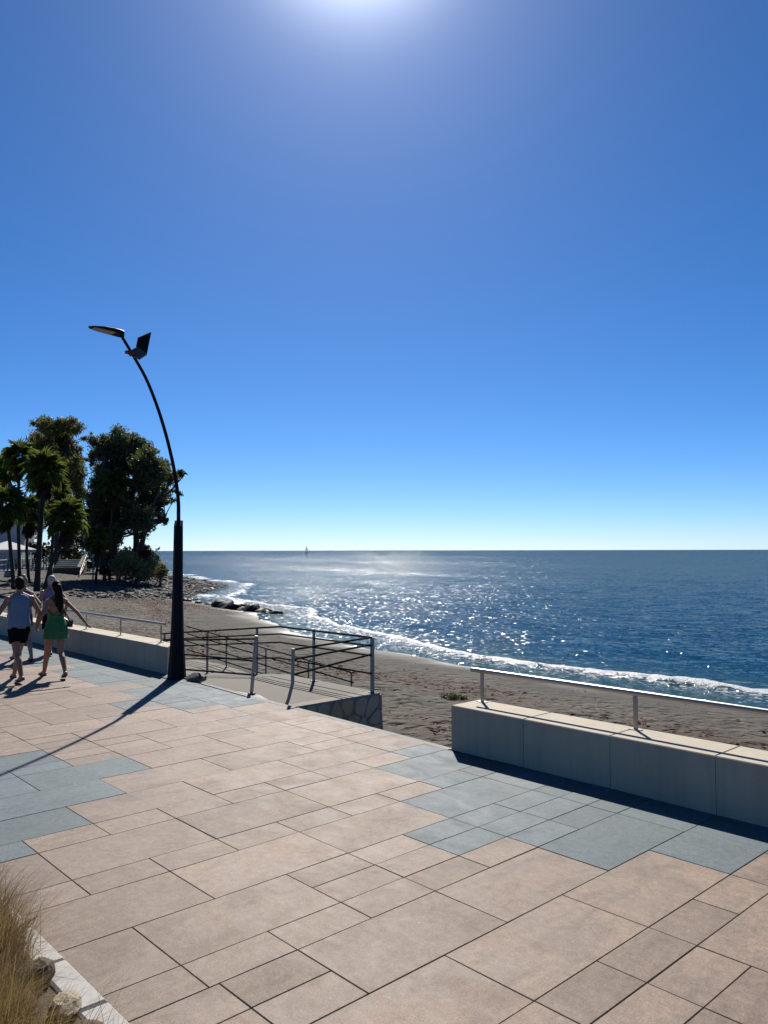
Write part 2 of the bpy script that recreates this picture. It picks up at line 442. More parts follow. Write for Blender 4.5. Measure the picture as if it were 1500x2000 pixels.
def dress_mat():
    m, nt, b = new_mat('dress_green')
    p = objco(nt)
    w1 = nt.nodes.new('ShaderNodeTexWave'); w1.wave_type = 'BANDS'; w1.bands_direction = 'Z'
    w1.inputs['Scale'].default_value = 11; w1.inputs['Distortion'].default_value = 4; w1.inputs['Detail'].default_value = 3
    nt.links.new(p, w1.inputs['Vector'])
    n1 = noise(nt, p, 26, 4)
    c = mix(nt, ramp(nt, w1.outputs['Fac'], [(0.3, 0.0), (0.7, 1.0)]), (0.020, 0.11, 0.034), (0.040, 0.17, 0.055))
    c = mix(nt, ramp(nt, n1, [(0.55, 0.0), (0.7, 0.6)]), c, (0.02, 0.08, 0.035))
    nt.links.new(c, b.inputs['Base Color']); b.inputs['Roughness'].default_value = 0.85
    return m
M_DRESS = dress_mat()

# sand: damp darkening follows the distance to the water line stored on the mesh
def sand_mat():
    m, nt, b = new_mat('beach_sand')
    p = pos(nt)
    at_ = nt.nodes.new('ShaderNodeAttribute'); at_.attribute_name = 'shore'
    d = at_.outputs['Fac']
    pb = nt.nodes.new('ShaderNodeAttribute'); pb.attribute_name = 'pebble'
    wd = nt.nodes.new('ShaderNodeAttribute'); wd.attribute_name = 'weed'
    f = noise(nt, p, 0.45, 6, 0.62)
    c = mix(nt, ramp(nt, f, [(0.3, 0.0), (0.7, 1.0)]), (0.050, 0.043, 0.032), (0.080, 0.068, 0.051))
    g = noise(nt, p, 3.5, 6, 0.7)
    c = mix(nt, 0.9, c, ramp(nt, g, [(0.3, 0.22), (0.7, 0.75)]), 'OVERLAY')
    h = noise(nt, p, 22.0, 5, 0.75)
    c = mix(nt, 0.8, c, ramp(nt, h, [(0.3, 0.25), (0.7, 0.75)]), 'OVERLAY')
    vo = nt.nodes.new('ShaderNodeTexVoronoi'); vo.inputs['Scale'].default_value = 7.0; nt.links.new(p, vo.inputs['Vector'])
    pc = mix(nt, vo.outputs['Color'], (0.03, 0.028, 0.025), (0.11, 0.10, 0.09))
    c = mix(nt, mathn(nt, 'MULTIPLY', pb.outputs['Fac'], 0.8), c, pc)
    wm = mathn(nt, 'MULTIPLY', wd.outputs['Fac'], ramp(nt, noise(nt, p, 4.5, 5, 0.75), [(0.30, 0.0), (0.50, 1.0)]))
    c = mix(nt, mathn(nt, 'MULTIPLY', wm, 0.62), c, (0.052, 0.021, 0.012))
    dn = mathn(nt, 'ADD', d, mathn(nt, 'MULTIPLY', mathn(nt, 'SUBTRACT', f, 0.5), 4.0))
    wet = ramp(nt, mathn(nt, 'MULTIPLY', dn, 0.1), [(0.02, 1.0), (0.16, 0.75), (0.42, 0.0)])
    c = mix(nt, wet, c, mix(nt, 0.62, c, (0.018, 0.016, 0.014)))
    nt.links.new(c, b.inputs['Base Color'])
    nt.links.new(ramp(nt, mathn(nt, 'MULTIPLY', dn, 0.1), [(0.0, 0.45), (0.05, 0.7), (0.2, 0.95)]), b.inputs['Roughness'])
    b.inputs['Specular IOR Level'].default_value = 0.3
    vb = nt.nodes.new('ShaderNodeTexVoronoi'); vb.inputs['Scale'].default_value = 3.4; vb.feature = 'SMOOTH_F1'
    wv = nt.nodes.new('ShaderNodeVectorMath'); wv.operation = 'ADD'
    nz = nt.nodes.new('ShaderNodeTexNoise'); nz.inputs['Scale'].default_value = 2.0; nt.links.new(p, nz.inputs['Vector'])
    sc = nt.nodes.new('ShaderNodeVectorMath'); sc.operation = 'SCALE'; sc.inputs[3].default_value = 0.5
    nt.links.new(nz.outputs['Color'], sc.inputs[0]); nt.links.new(p, wv.inputs[0]); nt.links.new(sc.outputs[0], wv.inputs[1])
    nt.links.new(wv.outputs[0], vb.inputs['Vector'])
    dry = ramp(nt, mathn(nt, 'MULTIPLY', dn, 0.1), [(0.15, 0.0), (0.4, 1.0)])
    hh = mathn(nt, 'MULTIPLY', ramp(nt, vb.outputs['Distance'], [(0.1, 0.0), (0.5, 1.0)]), dry)
    n1 = bump(nt, None, hh, 1.0, 0.11)
    v2 = nt.nodes.new('ShaderNodeTexVoronoi'); v2.inputs['Scale'].default_value = 5.5; nt.links.new(wv.outputs[0], v2.inputs['Vector'])
    pit = mathn(nt, 'MULTIPLY', ramp(nt, v2.outputs['Distance'], [(0.05, 0.0), (0.30, 1.0)]), dry)
    n1 = bump(nt, None, pit, 0.8, 0.06, n1)
    n2 = bump(nt, None, g, 0.5, 0.06, n1)
    bump(nt, b, h, 0.6, 0.012, n2)
    return m
M_SAND = sand_mat()

GLINT = 0.27
def sea_mat():
    m, nt, b = new_mat('sea_water')
    p = pos(nt)
    fo = nt.nodes.new('ShaderNodeAttribute'); fo.attribute_name = 'foam'
    sh = nt.nodes.new('ShaderNodeAttribute'); sh.attribute_name = 'shallow'
    big = noise(nt, scaled(nt, p, (0.02, 0.05, 1)), 1.0, 4)
    deep = mix(nt, big, (0.0025, 0.030, 0.070), (0.0040, 0.042, 0.088))
    c = mix(nt, sh.outputs['Fac'], deep, (0.02, 0.062, 0.075))
    nt.links.new(c, b.inputs['Base Color'])
    b.inputs['Roughness'].default_value = 0.045; b.inputs['IOR'].default_value = 1.333; b.inputs['Specular IOR Level'].default_value = 0.38
    # wave facets: slopes of several wave lengths summed and turned into a normal
    def slope(sc3, scale, k, detail=2):
        n = nt.nodes.new('ShaderNodeTexNoise'); n.inputs['Scale'].default_value = scale; n.inputs['Detail'].default_value = detail
        nt.links.new(scaled(nt, p, sc3), n.inputs['Vector'])
        sb = nt.nodes.new('ShaderNodeVectorMath'); sb.operation = 'SUBTRACT'; sb.inputs[1].default_value = (0.5, 0.5, 0.5); nt.links.new(n.outputs['Color'], sb.inputs[0])
        ml = nt.nodes.new('ShaderNodeVectorMath'); ml.operation = 'MULTIPLY'; ml.inputs[1].default_value = (k, k, 0.0); nt.links.new(sb.outputs[0], ml.inputs[0])
        return ml.outputs[0]
    acc = nt.nodes.new('ShaderNodeNewGeometry').outputs['Normal']
    for sl in (slope((0.5, 1.0, 1), 0.10, 0.20), slope((0.8, 1.0, 1), 0.8, 0.60), slope((1, 1, 1), 3.2, 1.45), slope((1, 1, 1), 11.0, 1.15)):
        ad = nt.nodes.new('ShaderNodeVectorMath'); ad.operation = 'ADD'; nt.links.new(acc, ad.inputs[0]); nt.links.new(sl, ad.inputs[1]); acc = ad.outputs[0]
    nm = nt.nodes.new('ShaderNodeVectorMath'); nm.operation = 'NORMALIZE'; nt.links.new(acc, nm.inputs[0])
    nt.links.new(nm.outputs[0], b.inputs['Normal'])
    fr = nt.nodes.new('ShaderNodeFresnel'); fr.inputs['IOR'].default_value = 1.333; nt.links.new(nm.outputs[0], fr.inputs['Normal'])
    df = nt.nodes.new('ShaderNodeBsdfDiffuse'); nt.links.new(c, df.inputs['Color'])
    gs = nt.nodes.new('ShaderNodeBsdfGlossy'); gs.inputs['Roughness'].default_value = 0.05; nt.links.new(nm.outputs[0], gs.inputs['Normal'])
    water = nt.nodes.new('ShaderNodeMixShader')
    nt.links.new(mathn(nt, 'MINIMUM', mathn(nt, 'MULTIPLY', fr.outputs[0], 0.55), 0.30), water.inputs[0])
    nt.links.new(df.outputs[0], water.inputs[1]); nt.links.new(gs.outputs[0], water.inputs[2])
    # sun glitter: every small wavelet is a facet with its own tilt, steeper along the wind than across it; wavelets grow offshore
    off = nt.nodes.new('ShaderNodeAttribute'); off.attribute_name = 'offshore'
    gust = noise(nt, scaled(nt, p, (0.05, 0.09, 1)), 1.0, 4, 0.6)
    gust2 = noise(nt, scaled(nt, p, (0.35, 0.6, 1)), 1.0, 3, 0.6)
    gmask = mathn(nt, 'MULTIPLY', ramp(nt, gust, [(0.36, 0.25), (0.6, 1.0)]), ramp(nt, gust2, [(0.36, 0.15), (0.56, 1.0)]))
    ca, sa = math.cos(R(SUN_AZ)), math.sin(R(SUN_AZ))
    for scl, lo, hi in ((7.5, None, 0.14), (3.6, 0.08, 0.40), (1.6, 0.28, 0.95), (0.55, 0.75, None)):
        vo = nt.nodes.new('ShaderNodeTexVoronoi'); vo.voronoi_dimensions = '2D'; vo.inputs['Scale'].default_value = scl
        nt.links.new(p, vo.inputs['Vector'])
        sp = nt.nodes.new('ShaderNodeSeparateColor'); nt.links.new(vo.outputs['Color'], sp.inputs[0])
        along = mathn(nt, 'MULTIPLY', mathn(nt, 'SUBTRACT', sp.outputs[0], 0.5), 1.0)
        cross = mathn(nt, 'MULTIPLY', mathn(nt, 'SUBTRACT', mathn(nt, 'ADD', sp.outputs[1], sp.outputs[2]), 1.0), 0.36)
        cb = nt.nodes.new('ShaderNodeCombineXYZ')
        nt.links.new(mathn(nt, 'SUBTRACT', mathn(nt, 'MULTIPLY', along, ca), mathn(nt, 'MULTIPLY', cross, sa)), cb.inputs[0])
        nt.links.new(mathn(nt, 'ADD', mathn(nt, 'MULTIPLY', along, sa), mathn(nt, 'MULTIPLY', cross, ca)), cb.inputs[1])
        cb.inputs[2].default_value = 1.0
        nn = nt.nodes.new('ShaderNodeVectorMath'); nn.operation = 'NORMALIZE'; nt.links.new(cb.outputs[0], nn.inputs[0])
        g2 = nt.nodes.new('ShaderNodeBsdfGlossy'); g2.inputs['Roughness'].default_value = 0.22; g2.inputs['Color'].default_value = (GLINT, GLINT, GLINT, 1)
        nt.links.new(nn.outputs[0], g2.inputs['Normal'])
        st = [(0.0, 0.0 if lo else 1.0)]
        if lo: st += [(lo, 0.0), (lo + 0.06, 1.0)]
        if hi: st += [(hi, 1.0), (hi + 0.08, 0.0)]
        msk = mathn(nt, 'MULTIPLY', ramp(nt, off.outputs['Fac'], st), gmask)
        mg = nt.nodes.new('ShaderNodeMixShader'); nt.links.new(mathn(nt, 'MULTIPLY', msk, {7.5: 0.07, 3.6: 0.07, 1.6: 0.055}.get(scl, 0.018)), mg.inputs[0])
        nt.links.new(water.outputs[0], mg.inputs[1]); nt.links.new(g2.outputs[0], mg.inputs[2]); water = mg
    # foam
    lace = noise(nt, scaled(nt, p, (1.3, 2.8, 1)), 2.6, 7, 0.74, 0.8)
    fm = mathn(nt, 'ADD', fo.outputs['Fac'], mathn(nt, 'MULTIPLY', mathn(nt, 'SUBTRACT', lace, 0.5), 1.7))
    fmask = ramp(nt, fm, [(0.42, 0.0), (0.62, 1.0)])
    d2 = nt.nodes.new('ShaderNodeBsdfPrincipled'); d2.inputs['Base Color'].default_value = (0.46, 0.48, 0.50, 1); d2.inputs['Roughness'].default_value = 0.55
    fb = bump(nt, None, noise(nt, p, 7.0, 5, 0.75), 1.0, 0.10); nt.links.new(fb, d2.inputs['Normal'])
    ms = nt.nodes.new('ShaderNodeMixShader')
    nt.links.new(fmask, ms.inputs[0]); nt.links.new(water.outputs[0], ms.inputs[1]); nt.links.new(d2.outputs[0], ms.inputs[2])
    nt.links.new(ms.outputs[0], nt.nodes['Material Output'].inputs['Surface'])
    return m
M_SEA = sea_mat()

# ------------------------------------------------------------------ beach and sea
Z_SEA = -1.5
SHORE = [(120, 18.6), (20, 19.2), (0, 19.4), (-12, 19.6), (-18.5, 19.7), (-22.8, 20.4), (-30.5, 22.2), (-36.5, 24.8), (-40.5, 27.2),
         (-44.7, 28.0), (-52.5, 29.6), (-57, 31.2), (-61, 34.5), (-67, 39.5), (-75, 45.2), (-79, 47.6), (-84, 48.5), (-92, 50), (-112, 58), (-170, 78), (-420, 140)]
def seg_dist(X, Y, pts):
    best = np.full(X.shape, 1e9)
    for (ax, ay), (bx, by) in zip(pts[:-1], pts[1:]):
        dx, dy = bx - ax, by - ay
        t = np.clip(((X - ax) * dx + (Y - ay) * dy) / (dx * dx + dy * dy), 0, 1)
        best = np.minimum(best, np.hypot(X - ax - t * dx, Y - ay - t * dy))
    return best
def in_poly(X, Y, poly):
    ins = np.zeros(X.shape, bool)
    n = len(poly)
    for i in range(n):
        x0, y0 = poly[i]; x1, y1 = poly[(i + 1) % n]
        if y0 == y1: continue
        c = ((y0 > Y) != (y1 > Y)) & (X < (x1 - x0) * (Y - y0) / (y1 - y0) + x0)
        ins ^= c
    return ins
LAND = SHORE + [(-900, 140), (-900, -300), (120, -300)]
def shore_dist(X, Y):                       # > 0 on land
    wob = 0.35 * vnoise(X * 0.35, Y * 0.35) + 0.18 * vnoise(X * 1.1 + 5, Y * 1.1)
    d = seg_dist(X, Y, SHORE)
    return np.where(in_poly(X, Y, LAND), d, -d) + wob
WALL_A, WALL_B = Vector((-58.0, 13.2, 0)), Vector((-98.6, 36.1, 0))     # far terrace front
def height(X, Y, fine=True):
    d = shore_dist(X, Y)
    z = Z_SEA + np.interp(d, [-60, -10, -2, 0, 3, 7, 12, 20, 40], [-6, -1.2, -0.28, 0.0, 0.26, 0.48, 0.62, 0.78, 0.98])
    z += 0.05 * fbm(X * 0.22, Y * 0.22, 3) * np.clip(d / 4, 0, 1)
    far = np.clip((-X - 45) / 15, 0, 1) * np.clip(d / 5, 0, 1)
    z += 0.75 * np.exp(-(((X + 82) / 11)**2 + ((Y - 37.5) / 9)**2)) * far      # headland under the trees
    dw = seg_dist(X, Y, [(WALL_A.x, WALL_A.y), (WALL_B.x, WALL_B.y)])
    z += 0.62 * np.exp(-(dw / 5.0)**2) * far
    z += far * 0.12 * fbm(X * 0.9, Y * 0.9, 3)
    if fine:
        n = np.clip(d / 3.0 - 0.6, 0, 1)
        z += n * (0.035 * fbm(X * 1.9, Y * 1.9, 2) + 0.028 * fbm(X * 4.7, Y * 4.7, 2))
    return z, d
def hz(x, y):
    return float(height(np.array([x * 1.0]), np.array([y * 1.0]), False)[0][0])
def graded(lo, a, b, hi, step, grow=1.06):
    mid = list(np.arange(a, b + step / 2, step))
    left, s, x = [], step, a
    while x > lo: s *= grow; x -= s; left.append(x)
    right, s, x = [], step, b
    while x < hi: s *= grow; x += s; right.append(x)
    return np.array(left[::-1] + mid + right)
def grid(xs, ys):
    X, Y = np.meshgrid(xs, ys)
    ny, nx = X.shape
    idx = np.arange(nx * ny).reshape(ny, nx)
    F = np.stack([idx[:-1, :-1], idx[:-1, 1:], idx[1:, 1:], idx[1:, :-1]], -1).reshape(-1, 4)
    return X.ravel(), Y.ravel(), F
def attr(me, name, vals):
    a = me.attributes.new(name, 'FLOAT', 'POINT'); a.data.foreach_set('value', vals.astype(np.float32))

xs = graded(-420, -24, -1, 90, 0.11, 1.03); ys = graded(6.9, 6.95, 22, 130, 0.11, 1.045)
X, Y, F = grid(xs, ys)
Z, D = height(X, Y)
# drop land far under water
keep = (D[F].max(axis=1) > -25)
F = F[keep]
me = np_mesh('beach', np.stack([X, Y, Z], 1), F, M_SAND)
attr(me, 'shore', D)
peb = np.clip((-X - 52) / 8, 0, 1) * np.clip(1 - np.abs(D - 5) / 9, 0, 1)
attr(me, 'pebble', np.clip(peb * 1.6 + 0.5 * vnoise(X * .4, Y * .4) * (peb > 0.05), 0, 1))
def weed_mask(X, Y, D):
    band = np.exp(-((D - 5.3 - 0.6 * vnoise(X * 0.25, Y * 0.25)) / 0.75)**2) * np.clip(0.55 + 1.2 * vnoise(X * 0.21 + 3, Y * 0.3), 0, 1) * (X > -48)
    band2 = 0.8 * np.exp(-((D - 8.0) / 1.0)**2) * np.clip(0.2 + 1.3 * vnoise(X * 0.3 + 9, Y * 0.3), 0, 1) * (X > -48)
    patch = np.exp(-(((X + 50) / 7.5)**2 + ((Y - 25.2) / 2.6)**2))
    patch2 = np.exp(-(((X + 58) / 8)**2 + ((Y - 30.0) / 1.4)**2))
    return np.clip(np.maximum.reduce([band, band2, 1.2 * patch, patch2]), 0, 1)
attr(me, 'weed', weed_mask(X, Y, D))
beach = link('beach', me); beach['kind'] = 'structure'

# inland ground under everything, out to the horizon
gm = MB(); gm.box((-3000, -3000, -2.6), (3000, 6.9, -2.4)); o = gm.build('ground', M_SAND); o['kind'] = 'structure'

xs = graded(-26000, -46, 4, 26000, 0.22, 1.045); ys = graded(17.5, 17.6, 33, 26000, 0.16, 1.04)
X, Y, F = grid(xs, ys)
D = -shore_dist(X, Y)                                # > 0 out at sea
nearf = np.clip(1 - (D - 25) / 60, 0, 1) * np.clip(1 - np.abs(X + 20) / 140, 0, 1)
ph = D + 1.6 * vnoise(X * 0.06, Y * 0.06) + 0.5 * vnoise(X * 0.3, Y * 0.3)
Z = np.full(X.shape, Z_SEA) + nearf * np.clip(D / 4, 0, 1) * (0.05 * np.clip(1.4 - D / 12, 0.35, 1.3) * np.sin(ph * 2 * math.pi / 6.5) + 0.05 * fbm(X * 0.55, Y * 0.9, 3))
crest_d = 1.75 + np.clip((-X - 16) / 20, 0, 1) * 1.5 + 0.45 * vnoise(X * 0.22, Y * 0.0 + 3.3)
crest = np.exp(-((D - crest_d) / 0.29)**2) * np.clip(1.0 + 0.25 * vnoise(X * 0.45, Y * 0.1), 0, 1.2)
loc = np.clip((X + 200) / 60, 0, 1)
Z += crest * loc * (0.13 + 0.05 * vnoise(X * 1.3, Y * 2.3) + 0.03 * vnoise(X * 6, Y * 6))
Z += 0.015 * np.clip(1 - D / 2, 0, 1)
Z = np.where(D < -0.9, Z_SEA - 0.25, Z)
keep = D[F].max(axis=1) > -1.3
F = F[keep]
foam = np.where(D < crest_d + 0.25, np.clip(0.20 + 0.26 * np.clip((D + .2) / crest_d, -0.3, 1), 0, 1), 0)
foam = np.maximum(foam, 0.72 * np.clip(crest * 1.2, 0, 1))
foam = np.maximum(foam, 0.12 * np.exp(-((D - crest_d - 2.0) / 1.2)**2))
bay = np.exp(-(((X + 55) / 11)**2 + ((Y - 35) / 6.5)**2)) + 0.9 * np.exp(-(((X + 74) / 9)**2 + ((Y - 48.5) / 4)**2))
foam = np.maximum(foam, np.clip(bay, 0, 1) * np.clip(1.15 - D / 4.5, 0, 1) * (0.54 + 0.34 * vnoise(X * 0.5, Y * 0.7)))
foam = np.clip(foam, 0, 1) * (D < 30)
me = np_mesh('sea', np.stack([X, Y, Z], 1), F, M_SEA)
attr(me, 'foam', foam); attr(me, 'shallow', np.clip(1 - D / 9, 0, 1)**1.5 * 0.8)
attr(me, 'offshore', np.clip(D / 250.0, 0, 1))
sea = link('sea', me); sea['kind'] = 'structure'

# ------------------------------------------------------------------ promenade paving
def edge_y(x):                             # sea-side edge of the promenade
    return 6.76 if x > -6.17 else min(6.98, 6.78 + (-6.17 - x) * 0.035)
KERB_Y = 1.742
pm = MB()
prof = [(40, 6.90), (-6.17, 6.90), (-6.171, edge_y(-6.2)), (-12.0, edge_y(-12)), (-13.31, 6.98), (-13.315, 7.2), (-70, 7.2)]
poly = [(x, y, -2.5) for x, y in prof] + [(-70, 1.5, -2.5), (40, 1.5, -2.5)]
pm.prism(poly[::-1], (0, 0, 2.5 - 0.007))
promenade = pm.build('promenade', M_JOINT); promenade['kind'] = 'structure'
# the wall below the promenade edge carries a pale concrete coping
cp = MB()
for x0, x1 in [(-6.19 - 0.9 * i, -6.19 - 0.9 * (i + 1) + 0.006) for i in range(8)]:
    y0, y1 = edge_y(x0), edge_y(x1)
    cp.prism([(x0, y0 - 0.075, -0.16), (x1, y1 - 0.075, -0.16), (x1, y1 + 0.02, -0.16), (x0, y0 + 0.02, -0.16)][::-1], (0, 0, 0.161))
o = cp.build('edge_coping', M_EDGE, promenade); 

XL = [2.99, 2.39, 2.09, 1.48, 0.87, 0.565, -0.045, -0.655, -0.96, -1.575, -2.185, -2.487, -3.103, -3.712, -4.012, -4.613, -5.222, -5.545, -6.205, -6.555, -7.15, -7.78, -8.42, -8.735, -9.36]
x = XL[-1]; k = 0
while x > -33:
    wdt = (0.61, 0.61, 0.305)[k % 3]; x -= wdt; k += 1; XL.append(x)
PAR = {(-3.103): 1, (-3.712): 0, (-4.613): 1, (-5.222): 0, (-6.205): 1}
SEA_APEX = [(-4.25, 4.45), (-11.2, 4.95), (-14.8, 5.35), (-18.2, 5.2), (-22, 5.2), (-26, 5.2), (3.0, 4.6)]
LAND_APEX = [(-8.15, 3.9), (-15.0, 3.9), (-1.2, 2.2), (-21.5, 3.7)]
def is_blue(x, y):
    if x < -12.2 and y > 5.62: return True
    for ax, ay in SEA_APEX:
        if y > ay + abs(x - ax) * 0.92 + (0.18 if x > ax else 0.0): return True
    for ax, ay in LAND_APEX:
        if y < ay - abs(x - ax) * 1.02: return True
    return False
tiles = []
srnd = random.Random(3)
parity = 0
for i in range(len(XL) - 1):
    x1, x0 = XL[i], XL[i + 1]
    wide = (x1 - x0) > 0.45
    ytop = edge_y(x0) - (0.082 if -13.3 < x0 < -6.17 else 0.0) + (0.02 if x0 <= -13.3 else 0.0)
    lines = [2.76 + 0.568 * n for n in range(-3, 9)]
    if wide:
        parity = PAR.get(round(x0, 3), 1 - parity)
        js = [2.76 + 0.568 * n for n in range(-5, 9) if (n % 2) == parity]
    else:
        js = lines
    js = sorted(y for y in js if KERB_Y + 0.15 < y < ytop - 0.15)
    ys_ = [KERB_Y] + js + [ytop]
    for a, b in zip(ys_[:-1], ys_[1:]):
        if wide and (b - a) > 1.0:
            r = srnd.random()
            known = (abs(x0 + 3.712) < 0.01 and b < 2.9)
            xm, ym = (x0 + x1) / 2, (a + b) / 2
            if known or r < 0.22:
                for xa, xb in ((x0, xm), (xm, x1)):
                    tiles += [(xa, xb, a, ym), (xa, xb, ym, b)]
                continue
            if r < 0.28:
                tiles += [(x0, x1, a, ym), (x0, x1, ym, b)]; continue
        tiles.append((x0, x1, a, b))
def tile_key(t):
    return math.hypot((t[0] + t[1]) / 2, (t[2] + t[3]) / 2)
# nearest first; only those the lens can take in come first
def in_view(t):
    cx, cy = (t[0] + t[1]) / 2, (t[2] + t[3]) / 2
    xx = cx * math.cos(YAW) + cy * math.sin(YAW); ff = -cx * math.sin(YAW) + cy * math.cos(YAW)
    return ff > 0.5 and abs(xx) < ff * 0.60 + 0.8
tiles.sort(key=lambda t: (0 if in_view(t) else 1, tile_key(t)))
slab_mesh = {}
J = 0.0021
def slab_mb(w, l, mb=None, M=None):
    mb = mb or MB()
    return mb.box((-w/2 + J, -l/2 + J, -0.0065), (w/2 - J, l/2 - J, 0.0), M, 0.003)
rest = {True: MB(), False: MB()}
for n, (x0, x1, y0, y1) in enumerate(tiles):
    wd_, ln_ = round(x1 - x0, 3), round(y1 - y0, 3)
    cx, cy = (x0 + x1) / 2, (y0 + y1) / 2
    blue = is_blue(cx, cy)
    loc = (cx, cy, srnd.uniform(-0.0004, 0.0025)); rot = (srnd.gauss(0, 0.0011), srnd.gauss(0, 0.0014), srnd.gauss(0, 0.0016))
    if n < 300:
        key = (wd_, ln_, blue)
        if key not in slab_mesh: slab_mesh[key] = slab_mb(wd_, ln_).mesh('paving_slab', M_BLUE if blue else M_PINK)
        link('paving_slab', slab_mesh[key], promenade, loc, rot)
    else:
        slab_mb(wd_, ln_, rest[blue], Matrix.Translation(loc) @ Euler(rot).to_matrix().to_4x4())
for blue, mb in rest.items():
    if mb.v:
        o = mb.build('paving', M_BLUE if blue else M_PINK, promenade); o['kind'] = 'stuff'

# ------------------------------------------------------------------ concrete bench walls with handrails
def bench(name, label, x_start, x_end, y0, length, dirn, label_first=None):
    e = empty(name, (x_start, y0, 0)); tag(e, label, 'bench wall', 'low concrete bench walls along the promenade')
    x = 0.0; i = 0
    while x < length - 0.05:
        l = min(1.02, length - x)
        a, b = sorted((dirn * x, dirn * (x + l)))
        m = MB(); g = 0.0025
        if i == 0 and dirn < 0:      # this wall ends on a slant
            m.prism([(a + g, 0, -0.45), (-0.10, 0, -0.45), (-0.72, 0.50, -0.45), (a + g, 0.50, -0.45)], (0, 0, 0.942), 0.008)
        else:
            m.box((a + g, 0.0, -0.45), (b - g, 0.50, 0.50), None, 0.008)
        m.build('concrete_block', M_BENCH, e)
        x += l; i += 1
    return e
bench('bench_wall', 'low pale concrete bench wall at the right with its end beside the gap to the beach', -6.17, 0, 6.755, 10.2, 1)
bench('bench_wall', 'low pale concrete bench wall ending beside the dark lamp post', -13.33, 0, 7.0, 26.0, -1)

def handrail(label, x0, x1, y, posts, z=0.86):
    e = empty('handrail', (x0, y, 0.5)); tag(e, label, 'handrail', 'steel handrails on the bench walls')
    L = x1 - x0
    r = MB(); r.tube([(0, 0, z - 0.5), (L, 0, z - 0.5)], 0.027, 16)
    o = r.build('rail', M_STEEL, e); smooth_by_angle(o.data)
    for px_ in posts:
        d = px_ - x0
        p = MB(); p.box((d - 0.022, -0.006, 0.0), (d + 0.022, 0.006, z - 0.5 - 0.02), None)
        po = p.build('post', M_STEEL, e)
        q = MB(); q.box((d - 0.06, -0.035, 0.0), (d + 0.06, 0.035, 0.008), None, 0.002)
        q.build('base_plate', M_STEEL, po)
    return e
handrail('round steel handrail on short posts above the right bench wall', -6.20, 4.0, 7.15, [-6.04 + 1.96 * i for i in range(6)])
handrail('round steel handrail on short posts above the bench wall behind the walkers', -39.0, -14.05, 7.26, [-14.2 - 1.80 * i for i in range(13)])

# ------------------------------------------------------------------ street lamp
LX, LY = -12.95, 6.935
lamp = empty('street_lamp', (LX, LY, 0)); tag(lamp, 'tall dark curved street lamp standing at the end of the left bench wall', 'street lamp')
m = MB()
def ngon(c, r, n, rot=0, z=0): return [(c[0] + r * math.cos(rot + 2 * math.pi * k / n), c[1] + r * math.sin(rot + 2 * math.pi * k / n), z) for k in range(n)]
rings = []
for z, r in ((0.0, 0.168), (0.05, 0.163), (0.45, 0.133), (0.9, 0.112), (1.6, 0.093), (2.70, 0.080)):
    rings.append(ngon((0, 0), r, 8, R(22.5), z))
top = [(x, y, 2.70 + (0.10 if x - y < 0.0 else 0.0) + 0.02) for x, y, z in ngon((0, 0), 0.080, 8, R(22.5))]
rings[-1] = top
m.loft(rings, True, True)
o = m.build('base_column', M_LAMP, lamp); smooth_by_angle(o.data, 30)
m = MB(); m.box((-0.21, -0.20, 0.002), (0.21, 0.10, 0.014), None, 0.004); m.build('base_plate', M_LAMP, lamp)
curve = [(0, 0.0, 2.55), (0, 0.0, 2.9), (0, -0.01, 3.2), (0, -0.07, 3.6), (0, -0.155, 3.97), (0, -0.29, 4.43), (0, -0.465, 4.9), (0, -0.67, 5.33), (0, -0.925, 5.71), (0, -1.13, 6.0)]
def smooth_curve(P, k=4):
    P = [Vector(p) for p in P]; out = []
    for i in range(len(P) - 1):
        p0, p1, p2, p3 = P[max(i-1, 0)], P[i], P[i+1], P[min(i+2, len(P)-1)]
        for j in range(k):
            t = j / k
            out.append(0.5 * ((2*p1) + (p2 - p0) * t + (2*p0 - 5*p1 + 4*p2 - p3) * t*t + (3*p1 - p0 - 3*p2 + p3) * t**3))
    out.append(P[-1]); return out
cpts = smooth_curve(curve)
m = MB(); m.tube(cpts, [0.036 - 0.010 * i / (len(cpts) - 1) for i in range(len(cpts))], 12)
o = m.build('curved_pole', M_LAMP, lamp); smooth_by_angle(o.data)
# luminaire: a flat wedge pointing over the promenade
m = MB()
hr = []
for t, wv_, zt, zb in ((0.0, 0.055, 0.055, -0.055), (0.06, 0.11, 0.055, -0.04), (0.22, 0.15, 0.050, -0.016), (0.42, 0.14, 0.036, -0.008), (0.55, 0.09, 0.018, -0.004), (0.60, 0.03, 0.012, 0.0)):
    y = -1.09 - t
    z0 = 6.02 + 0.02 * t
    hr.append([(-wv_, y, z0 + zb), (-wv_, y, z0 + zt * 0.55), (-wv_ * 0.55, y, z0 + zt), (wv_ * 0.55, y, z0 + zt), (wv_, y, z0 + zt * 0.55), (wv_, y, z0 + zb)])
m.loft(hr, True, True)
o = m.build('lamp_head', M_LAMP, lamp); smooth_by_angle(o.data, 30)
m = MB(); m.prism([(-0.10, -1.26, 5.995), (0.10, -1.26, 5.995), (0.075, -1.62, 6.015), (-0.075, -1.62, 6.015)], (0, 0, 0.012))
m.build('lens', M_LENS, o)
